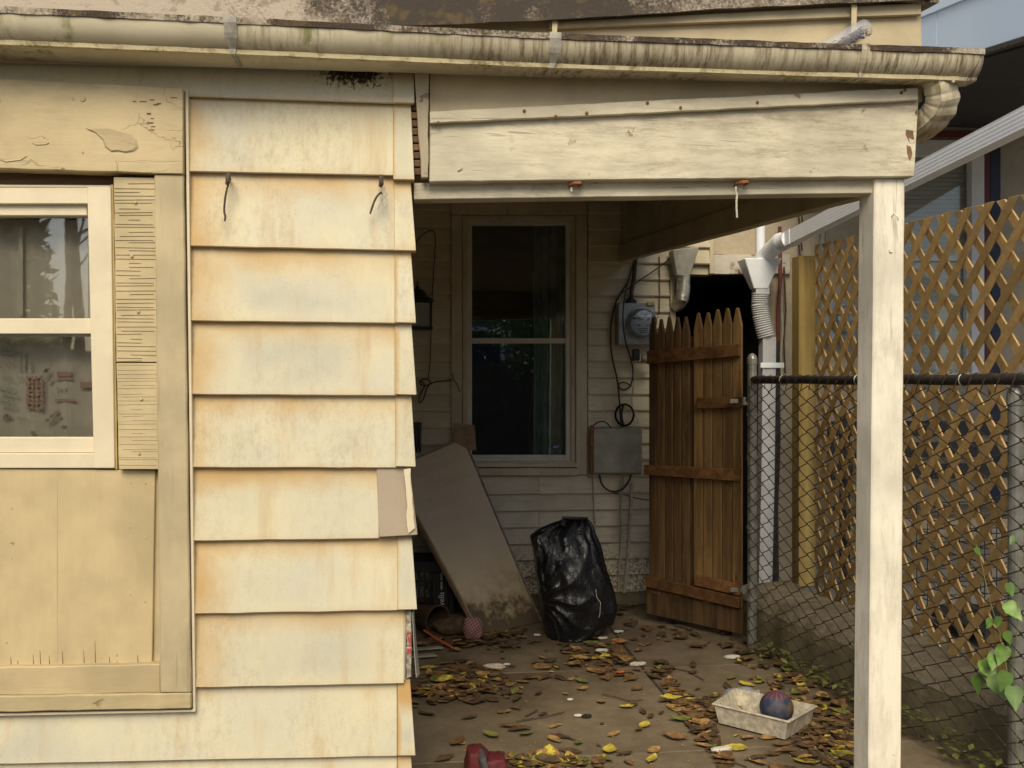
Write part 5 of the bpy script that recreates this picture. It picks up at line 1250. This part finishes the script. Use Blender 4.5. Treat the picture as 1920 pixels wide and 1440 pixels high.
# ------------------------------------------------------------------ hooks with twigs and rope ends
def hook(px, py, label, tw, mat='twig'):
    p = W(px,py,YF-.026); T = thing("wall_hook", p, label, "hook")
    m = MB(); m.tube([p+Vector((0,.01,.004)),p+Vector((0,-.012,.008)),p+Vector((.001,-.026,.012)),p+Vector((.001,-.034,.004)),p+Vector((.002,-.034,-.010)),p+Vector((-.002,-.030,-.018))],[.0045,.005,.006,.006,.007,.005],8); m.build("hook_iron", M['rust'] if False else M['twig'], T, smooth=True)
    P_ = [W(x,y,YF-.055) for x,y in tw]; q = [P_[0]]
    for i in range(len(P_)-1): q += [P_[i].lerp(P_[i+1],.3),P_[i].lerp(P_[i+1],.7)]
    q.append(P_[-1]); m = MB(); m.tube(q,[.0030 if i<len(q)-2 else .0026 for i in range(len(q))],6); m.build("dry_stem", M[mat], T, smooth=True); return T
hook(430,338,"dark iron hook with a long dry stem on the siding beside the window bay",[(428,346),(424,360),(421,380),(420,398),(423,406),(421,415)])
h2 = hook(714,342,"dark iron hook with a curled dry stem on the siding near the corner caps",[(716,360),(710,364),(703,374),(698,388),(694,401)])
m = MB(); rr = random.Random(2)
for k in range(7):
    p = W(716+rr.uniform(-5,5),352+k*3,YF-.05); m.tube([p,p+Vector((rr.uniform(-.01,.01),-.004,-.02)),p+Vector((rr.uniform(-.012,.012),0,-.035))],.0013,4)
m.build("web_fibres", M['rope'], h2)
def rhook(px, py, label, rope=None):
    p = W(px,py,YF+.01); T = thing("rusty_hook", p, label, "hook"); m = MB()
    m.tube([p+Vector((-.012,.004,.002)),p+Vector((-.014,-.02,.002)),p+Vector((-.004,-.036,.003)),p+Vector((.012,-.034,.005)),p+Vector((.017,-.022,.004)),p+Vector((.012,-.008,.002))],.0055,8); m.build("hook_iron", M['rust'], T, smooth=True)
    P_ = [W(x,y,YF-.025) for x,y in (rope or [(px-4,py+2),(px-5,py+6),(px-4,py+9)])]; m = MB(); m.tube(P_,.0032,6); m.build("rope_end", M['rope'], T, smooth=True)
rhook(1076,350,"rusty screw hook with a rope stub under the header board")
rhook(1386,348,"rusty screw hook with a dangling rope end under the header board",[(1380,350),(1379,358),(1382,365),(1381,375),(1381,390),(1382,408)])

# ------------------------------------------------------------------ leaves
def leaf_mesh(name, L_, Wd, curl, seed, mat):
    rr = random.Random(seed); n = 6; vs_, fs = [], []; tw = rr.uniform(-.6,.6)
    for i in range(n+1):
        t = i/n; w_ = Wd*math.sin(math.pi*min(1,t*.96+.02))**.75*(1-.25*t)+.0004; x = (t-.5)*L_
        zc = curl*L_*(t-.5)**2*4*.3+rr.uniform(-.001,.001)
        for k,s_ in enumerate((-1,0,1)):
            vs_.append(Vector((x+rr.uniform(-1,1)*.03*L_*(abs(s_)), s_*w_*(1+rr.uniform(-.15,.15)), zc+abs(s_)*w_*curl*(.8+tw*s_)+.001)))
    for i in range(n):
        for k in range(2): a_ = i*3+k; fs.append((a_,a_+1,a_+4,a_+3))
    zm = min(v.z for v in vs_)
    me = bpy.data.meshes.new(name); me.from_pydata([(v.x,v.y,v.z-zm+.0015) for v in vs_],[],fs); me.materials.append(mat)
    for p in me.polygons: p.use_smooth = True
    return me
LM = {}
for nm, key in (("yellow",'leaf_yellow'),("tan",'leaf_tan'),("brown",'leaf_brown'),("olive",'leaf_olive'),("dark",'leaf_dark')):
    LM[nm] = [leaf_mesh("fallen_leaf", random.uniform(.06,.085), random.uniform(.016,.024), random.uniform(.05,.4), 40+i*7+len(nm), M[key]) for i in range(4)]
LMK = {}
for x_, y_, r_, t_ in ((1435,1330,1.4,"beside the litter tray"),(1085,1205,1,"in front of the bin bag"),(910,1430,1,"beside the red bag"),(1280,1330,.7,"along the slab joint near the tray"),(1215,1262,.7,"at the back end of the slab joint"),(1560,1350,1,"between the tray and the fence foot"),(1420,1260,.8,"near the gate post foot"),(870,1275,1,"in the drift by the siding corner"),(960,1195,.8,"at the foot of the leaning board"),(1080,1345,.9,"around the black and white wrapper"),(1180,1420,.9,"on the front slab before the joint")):
    g_ = G(x_,y_); LMK[t_] = (g_.x,g_.y,r_)
def leaf(px, py, colr, sc=1.0, rz_=None, z=0.0):
    p = G(px,py); o = bpy.data.objects.new("fallen_leaf", random.choice(LM[colr])); put(o, Vector((p.x,p.y,z)), None)
    o.rotation_euler = (random.uniform(-.12,.12),random.uniform(-.12,.12),random.uniform(0,6.28) if rz_ is None else rz_); o.scale = (sc,)*3
    where = min(LMK, key=lambda k_: (Vector(LMK[k_][:2])-Vector((p.x,p.y))).length/LMK[k_][2])
    names = {"yellow":"yellow fallen leaf","tan":"tan fallen leaf","brown":"curled brown fallen leaf","olive":"olive green fallen leaf","dark":"dark rotten fallen leaf"}
    return tag(o, names[colr]+" "+where, "leaf", colr+" leaves "+where)
for x,y,c_,s_ in ((1113,1236,'yellow',1.1),(1090,1280,'olive',1),(1092,1294,'tan',.8),(965,1298,'olive',1),(1208,1361,'yellow',1.1),(1276,1352,'olive',1.2),(1143,1408,'yellow',1.3),(1137,1426,'olive',.9),(1222,1425,'yellow',1.2),(1226,1408,'tan',.8),(1085,1394,'olive',.8),(1175,1327,'yellow',.9),(1127,1317,'tan',1),(920,1381,'olive',1),(858,1393,'brown',1.4),(986,1378,'olive',.9),(1038,1363,'tan',.7),(1195,1292,'brown',1.2),(1198,1370,'brown',.8),(1040,1388,'tan',1.1),(1072,1425,'yellow',1.1),(963,1428,'olive',1.2),(1258,1312,'yellow',1.3),(1270,1330,'yellow',.9),(1380,1405,'yellow',1.2),(1262,1278,'brown',1),(1300,1262,'brown',1),(1400,1285,'yellow',1.3),(1372,1272,'olive',1),(1460,1270,'yellow',1),(1512,1430,'yellow',1.3),(1560,1410,'yellow',1.1),(1540,1328,'yellow',1.2),(1562,1360,'brown',1.2),(1440,1385,'tan',1.1),(1520,1375,'tan',1.2),(1500,1372,'olive',1.1),(1575,1330,'olive',1.2),(1588,1345,'olive',1),(1597,1390,'yellow',1.1),(1585,1425,'olive',1.1),(1360,1355,'brown',1.2),(1330,1345,'brown',1.3),(1292,1315,'yellow',.9),(1340,1318,'brown',1),(945,1336,'tan',1),(968,1330,'brown',.8),(880,1347,'dark',1),(800,1340,'dark',1.2),(1010,1302,'dark',.8),(1018,1340,'dark',.9),(1220,1345,'dark',.8),(1205,1335,'dark',.9),(1420,1430,'tan',1.1),(1450,1415,'brown',1.2),(1300,1250,'dark',1),(980,1280,'tan',1.1),(955,1285,'tan',1),(905,1268,'tan',1.2),(840,1280,'tan',1.1),(1000,1272,'brown',1.1),(820,1300,'brown',1.1),(1115,1260,'tan',1),(1085,1248,'brown',1.2),(1150,1255,'brown',1),(1125,1225,'tan',.9)):
    leaf(x,y,c_,s_, z=random.uniform(.0,.006))
for x_, y_, c2 in ((1390,1322,'yellow'),(1415,1316,'olive'),(1440,1326,'tan'),(1500,1330,'yellow')):
    g_ = G(x_,y_,.022); o = bpy.data.objects.new("fallen_leaf", LM[c2][1]); put(o, Vector((g_.x,g_.y,.02)), None); o.rotation_euler = (0,0,random.uniform(0,6)); o.scale = (.8,)*3
    tag(o, c2+" leaf lying inside the beige litter tray", "leaf", c2+" leaves inside the tray")
# drifts of leaf litter: too many to count, a few centimetres deep
lit = MB(); rr = random.Random(21); cols = ['leaf_brown','leaf_dark','leaf_tan','leaf_olive','leaf_yellow']
def drift(px0,px1,py0,py1,n,hmax,wts,dens=lambda u,v: 1.0):
    k = 0
    while k < n:
        u, v = rr.random(), rr.random()
        if rr.random() > dens(u,v): continue
        k += 1; p = G(px0+(px1-px0)*u, py0+(py1-py0)*v)
        if p.y > YB-.04 or p.x < X_SIDE: continue
        dd = (Vector((p.x,p.y,0))-fa).dot(fn)
        if dd < -.07: continue
        L_ = rr.choice((rr.uniform(.02,.05),rr.uniform(.05,.11))); w_ = L_*rr.uniform(.18,.36); a_ = rr.uniform(0,6.28); e1_ = Vector((math.cos(a_),math.sin(a_),rr.uniform(-.12,.12))); e2_ = Vector((-math.sin(a_),math.cos(a_),rr.uniform(-.18,.18))); c_ = Vector((p.x,p.y,.003+rr.random()*hmax*dens(u,v))); up_ = Vector((0,0,1))
        lit.cur = rr.choices(range(5),wts)[0]; fold = rr.uniform(-.1,.45); roll = rr.uniform(-.2,.5); rim_l, mid_, rim_r = [], [], []
        for k_ in range(5):
            t_ = k_/4-.5; wk = w_*(.12,.85,1.0,.62,.05)[k_]*rr.uniform(.7,1.25); ctr_ = c_+e1_*L_*t_+up_*roll*L_*t_*t_*1.2
            mid_.append(ctr_); rim_l.append(ctr_+e2_*wk+up_*wk*fold*rr.uniform(.6,1.2)); rim_r.append(ctr_-e2_*wk+up_*wk*fold*rr.uniform(.6,1.2))
        b = rim_l+mid_+rim_r; zmn = min(q.z for q in b)
        for q in b: q.z += max(0,.002-zmn)
        lit.add(b,[(k_,k_+1,k_+6,k_+5) for k_ in range(4)]+[(5+k_,6+k_,11+k_,10+k_) for k_ in range(4)])
bell = lambda u,v: math.exp(-((u-.5)/.32)**2-((v-.5)/.30)**2)
W1 = (5,4,3.0,.6,.8)
drift(740,1020,1230,1330,210,.012,W1,lambda u,v: math.exp(-((u-.42)/.36)**2-((v-.55)/.26)**2))
drift(1000,1230,1195,1280,110,.008,W1,bell)
drift(1380,1660,1225,1470,290,.016,(5,4,2.4,.9,1.0),lambda u,v: max(0,1-abs((u-.15)*1.0-(v-.02)*.75)*2.2+.25*(u>v)) if u > v*.75-.05 else .02)
drift(1430,1660,1290,1470,150,.016,(5,4,2.6,.8,1.3),bell)
drift(920,1130,1405,1450,90,.008,(4,3,3,1.2,1.2),bell)
drift(1240,1420,1300,1360,60,.010,W1,bell)
drift(780,1010,1165,1225,150,.012,(5,5,1.4,.3,.05),bell)
drift(1160,1420,1130,1215,120,.008,(3,6,1,.2,.05))
drift(800,1600,1215,1440,45,.003,(4,5,1.5,.5,.2))
drift(1230,1380,1240,1440,140,.006,(4,4,2,.5,.2),lambda u,v: math.exp(-((u-v*.9)/.07)**2))
lit.build("leaf_litter", [M[c] for c in cols], None, label="drifts of dead brown and yellow leaves along the slabs", cat="leaves", kind="stuff")
# small scraps of paper, plastic and twigs
def scrap(px,py,s_,mat,label,cat,seed,name,grp=None,asp=.5):
    p = G(px,py); r3 = random.Random(seed); n = 7; vs_ = []; c_ = Vector((p.x,p.y,0))
    top = [c_+Vector((math.cos(2*math.pi*k/n)*s_*r3.uniform(.7,1.1), math.sin(2*math.pi*k/n)*s_*asp*r3.uniform(.7,1.2), r3.uniform(.004,.25)*s_+.004)) for k in range(n)]
    m = MB(); ctr = sum(top,Vector())/n+Vector((0,0,s_*.18)); m.loft([[Vector((q.x,q.y,.002)) for q in top], top, [q.lerp(ctr,.5)+Vector((0,0,s_*.06)) for q in top]]); o = m.build(name, mat, None); return tag(o,label,cat,grp)
for i,(x,y,s_,mt,lab,cat,nm) in enumerate(((1130,1222,.040,'paper',"crumpled white paper scrap in front of the bin bag","paper","paper_scrap"),(1160,1186,.028,'paper',"two-lobed pale paper scrap right of the bin bag foot","paper","paper_scrap"),(1158,1206,.035,'orange',"short orange plastic piece lying right of the bin bag","plastic","plastic_piece"),(1128,1198,.030,'rope',"bent white plastic strip close to the bin bag foot","plastic","plastic_strip"),(1372,1234,.040,'paper',"folded white paper scrap standing near the fence post foot","paper","paper_scrap"),(925,1253,.055,'rope',"flat pale stone in the leaf drift below the leaning board","stone","flat_stone"),(1085,1343,.022,'paper',"white end of the black and white wrapper on the open slab","wrapper","wrapper_scrap"),(1100,1345,.026,'black',"black piece of wrapper on the open slab","wrapper","wrapper_scrap"),(1163,1262,.030,'orange',"orange red wrapper scrap beside the slab joint","wrapper","wrapper_scrap"),(1180,1266,.028,'black',"black wrapper scrap beside the orange wrapper","wrapper","wrapper_scrap"),(1195,1247,.040,'rope',"pale flattened carton scrap at the slab joint","carton","carton_scrap"),(1350,1409,.045,'paper',"pale crushed paper lying on the slab joint by the tray","paper","paper_scrap"),(1069,1313,.016,'paper',"tiny white paper chip in the middle of the slab","paper","paper_scrap"),(840,1188,.025,'paper',"white paper twist between the clay pot and gingham bundle","paper","paper_scrap"),(800,1289,.028,'paper',"white paper corner in the leaf drift by the siding corner","paper","paper_scrap"),(1164,1222,.012,'paper',"small white pebble right of the crumpled paper","pebble","pebble"),(950,1247,.018,'paper',"thin white chip just above the leaf drift","paper","paper_scrap"),(1008,1192,.022,'paper',"white chip at the left foot of the bin bag","paper","paper_scrap"))):
    scrap(x,y,s_,M[mt],lab,cat,100+i,nm)
chips = MB(); rr = random.Random(33)
for i in range(150):
    p = G(rr.uniform(800,1560),rr.uniform(1195,1440)); s_ = rr.uniform(.0015,.0042)
    q = [p+Vector((math.cos(a_)*s_*rr.uniform(.6,1.2),math.sin(a_)*s_*rr.uniform(.6,1.2),.001)) for a_ in (0,1.3,2.6,3.9,5.2)]; chips.loft([q,[v+Vector((0,0,.003)) for v in q]])
chips.build("grit", M['leaf_tan'], None, label="fine pale grit strewn over the dark slabs", cat="grit", kind="stuff")
for i,(pts,lab) in enumerate((([(968,1352),(1010,1345),(1058,1335)],"long thin twig lying on the open slab"),([(1128,1301),(1150,1305),(1180,1314),(1205,1311)],"bent twig pointing towards the slab joint"),([(1240,1248),(1290,1258),(1320,1275)],"thin twig lying beyond the litter tray"),([(1320,1404),(1355,1420),(1400,1438)],"thin twig crossing the slab joint near the tray"),([(985,1342),(998,1336),(1008,1330)],"short twig just above the long thin twig"),([(1047,1374),(1070,1384),(1090,1390)],"short twig under a yellow leaf on the slab"))):
    m = MB(); m.tube([G(x,y,.006) for x,y in pts],.0028,5); m.build("twig", M['twig'], None, label=lab, cat="twig")

# ------------------------------------------------------------------ vine and weeds
VN = thing("climbing_vine", nb_+Vector((.05,-.05,0)), "bright green climbing vine twining up the near galvanised fence post", "vine")
def vp(px,py,o_=.05): return FPL(px+16,py,CF_A,CF_B,0)+fn*o_
stems = [[(1919,1440),(1912,1340),(1895,1250),(1885,1190),(1870,1160)],[(1900,1290),(1915,1200),(1918,1120),(1917,1010)],[(1885,1190),(1862,1120),(1845,1040),(1838,1020)],[(1905,1340),(1870,1270),(1850,1265)]]
for s_ in stems:
    P_ = [vp(x,y) for x,y in s_]; q = [P_[0]]
    for i in range(len(P_)-1): q += [P_[i].lerp(P_[i+1],.3),P_[i].lerp(P_[i+1],.7)]
    m = MB(); m.tube(q+[P_[-1]],.0014,5); m.build("stem", M['leaf_olive'], VN)
def heart(c_, s_, nrm_, upv, mat, bend=.2):
    nrm_ = Vector(nrm_).normalized(); upv = Vector(upv); upv = (upv-nrm_*upv.dot(nrm_)).normalized(); sd = upv.cross(nrm_); out = []
    pts = [(0,-1.05),(.18,-.75),(.42,-.35),(.56,.08),(.50,.42),(.24,.60),(0,.54),(-.22,.62),(-.48,.45),(-.58,.05),(-.38,-.38),(-.15,-.75)]
    rim_ = [c_+sd*x*s_+upv*y*s_-nrm_*(abs(x)*-bend*s_) for x,y in pts]; m = MB(); v = rim_+[c_+nrm_*-.05*s_]; b2 = [p-nrm_*.0008 for p in v]; n_ = len(pts)
    m.add(v,[(i,(i+1)%n_,n_) for i in range(n_)]); m.build("leaf", M[mat], VN, smooth=True)
rr = random.Random(12); cdir = Vector((-.3,-1,.15))
for x,y,s_,mt in ((1868,1250,.052,'leaf_vine'),(1890,1222,.045,'leaf_vine'),(1882,1235,.036,'leaf_vine'),(1868,1165,.024,'leaf_vine'),(1882,1162,.026,'leaf_vine'),(1913,1140,.045,'leaf_vine'),(1843,1032,.022,'leaf_green'),(1856,1275,.045,'leaf_green'),(1880,1280,.05,'leaf_green'),(1905,1270,.045,'leaf_green'),(1918,1300,.05,'leaf_green'),(1916,1010,.02,'leaf_green'),(1919,1100,.03,'leaf_green'),(1910,1190,.03,'leaf_green')):
    heart(vp(x,y,.055+rr.uniform(0,.03)), s_, cdir+Vector((rr.uniform(-.5,.5),0,rr.uniform(-.2,.6))), (rr.uniform(-.6,.6),0,1), mt)
WD = MB(); rr = random.Random(17)
for i in range(420):
    s_ = rr.uniform(.1,2.6); p = fa+fdir*s_+fn*(rr.uniform(-.06,.05)); h = rr.uniform(.01,.07)*(1+.6*(s_>1.0)); c_ = p+Vector((rr.uniform(-.02,.02),0,h)); L_ = rr.uniform(.012,.026); a_ = rr.uniform(0,6.28)
    e1_ = Vector((math.cos(a_),math.sin(a_),rr.uniform(-.4,.4)))*L_; e2_ = Vector((-math.sin(a_),math.cos(a_),rr.uniform(-.3,.3)))*L_*.5
    WD.add([c_-e1_,c_+e2_,c_+e1_,c_-e2_],[(0,1,2,3)])
WD.build("weeds", M['leaf_olive'], None, label="low weeds growing along the foot of the chain link fence", cat="weeds", kind="stuff")

# ------------------------------------------------------------------ trees across the yard, seen only as reflections in the panes
def tree(x, y, h, r_, seed, label, leaf_mat, nl):
    rr = random.Random(seed); T = thing("tree", (x,y,-.03), label, "tree"); m = MB(); pts = [Vector((x+.15*mnoise.noise(Vector((seed,k*.4,0))),y+.15*mnoise.noise(Vector((0,k*.4,seed))),-.05+h*k/8)) for k in range(9)]
    m.tube(pts,[r_*(1-.8*k/8) for k in range(9)],10); tips = []
    for k in range(22):
        t_ = rr.uniform(.35,.98); b = pts[0].lerp(pts[-1],t_); a_ = rr.uniform(0,6.28); L_ = h*rr.uniform(.15,.36)*(1.2-t_*.6); d = Vector((math.cos(a_),math.sin(a_),rr.uniform(.2,.9))).normalized(); e_ = b+d*L_; md_ = b.lerp(e_,.5)+Vector((rr.uniform(-.1,.1),rr.uniform(-.1,.1),.06)); m.tube([b,md_,e_],[r_*.3*(1.1-t_),r_*.16*(1.1-t_),.006],6); tips += [md_,e_]
        for q in range(3): f_ = b.lerp(e_,rr.uniform(.4,1)); g_ = f_+Vector((rr.uniform(-.5,.5),rr.uniform(-.5,.5),rr.uniform(-.1,.5))); m.tube([f_,g_],[.010,.004],4); tips.append(g_)
    m.build("trunk", M['bark'], T); c_ = MB()
    for k in range(nl):
        b = rr.choice(tips)+Vector((rr.gauss(0,.22),rr.gauss(0,.22),rr.gauss(0,.2))); d1 = Vector((rr.uniform(-1,1),rr.uniform(-1,1),rr.uniform(-1,1))).normalized()*rr.uniform(.03,.06); d2 = d1.orthogonal().normalized()*.025; c_.add([b-d1,b+d2,b+d1,b-d2],[(0,1,2,3)])
    c_.build("crown", M[leaf_mat], T)
tree(-4.02,-7.2,7.5,.07,3,"thin autumn tree mirrored in the vinyl window panes",'leaf_tan',900)
tree(-4.35,-8.6,9.0,.09,5,"slender bare trunk mirrored beside the autumn tree in the vinyl window",'leaf_brown',500)
tree(2.4,-4.6,3.4,.07,8,"leafy green tree mirrored in the dark porch window",'leaf_green',2600)
tree(-8.2,-11.0,8.0,.2,9,"spreading olive tree mirrored at the edge of the vinyl window",'leaf_olive',2200)
for o in list(bpy.data.objects):
    if o.type == 'MESH' and not o.users_collection: bpy.data.objects.remove(o)

OH = thing("sky_blocker_house", (9,-12,0), "added brown house across the yard to block low sky and darken pane mirrors", "house")  # unseen house added to cut low sky and darken pane reflections
m = MB(); m.box((.4,-15,-.03),(14,-12,3.4)); m.build("wall", plain("brown_siding",(.20,.18,.16),.8,0,.2,3,.1), OH)
m = MB(); m.hexa([(0,-11.6,3.4),(14.4,-11.6,3.4),(14.4,-11.6,3.5),(0,-11.6,3.5)],[(0,-15,5),(14.4,-15,5),(14.4,-15,5.1),(0,-15,5.1)]); m.build("roof", M['soffit_brown'], OH)
for x in (2.2,5,7.5,11):
    m = MB(); m.box((x-.55,-11.98,1.2),(x+.55,-11.95,2.7)); wq = m.build("window", M['white_trim'], OH)
    m = MB(); m.box((x-.45,-11.945,1.3),(x+.45,-11.93,2.6)); m.build("pane", M['navy'], wq)
YFN = thing("board_fence", (0,-6.5,0), "grey board fence across the yard mirrored in the porch window", "fence")
for i in range(56):
    x = -8+i*.274; m = MB(); m.box((x,-6.52,-.03),(x+.27,-6.5,1.75+.02*math.sin(i*2.3))); m.build("fence_board", M['soffit_brown'], YFN)

EV = thing("sky_blocker_evergreen", (-5.0,-7.0,-.03), "added dense evergreen covering the bright sky mirrored in the vinyl window", "tree")  # unseen tree added to darken the left panes' sky reflection
m = MB(); m.tube([(-5.0,-7,-.05),(-4.98,-7,2.5),(-5.0,-7,6.5)],[.14,.1,.02],10); m.build("trunk", M['bark'], EV)
m = MB(); rr = random.Random(44)
for k in range(15000):
    z = .3+6.3*rr.random()**1.2; r_ = 1.08*(1-(z-.3)/6.6)**.6*math.sqrt(rr.random())*rr.uniform(.85,1.08); a_ = rr.uniform(0,6.28); b = Vector((-5.0+math.cos(a_)*r_,-7+math.sin(a_)*r_,z)); d1 = Vector((rr.uniform(-1,1),rr.uniform(-1,1),rr.uniform(-.6,.2))).normalized()*rr.uniform(.07,.13); d2 = d1.orthogonal().normalized()*.045; m.add([b-d1,b+d2,b+d1,b-d2],[(0,1,2,3)])
m.build("crown", M['leaf_green'], EV)
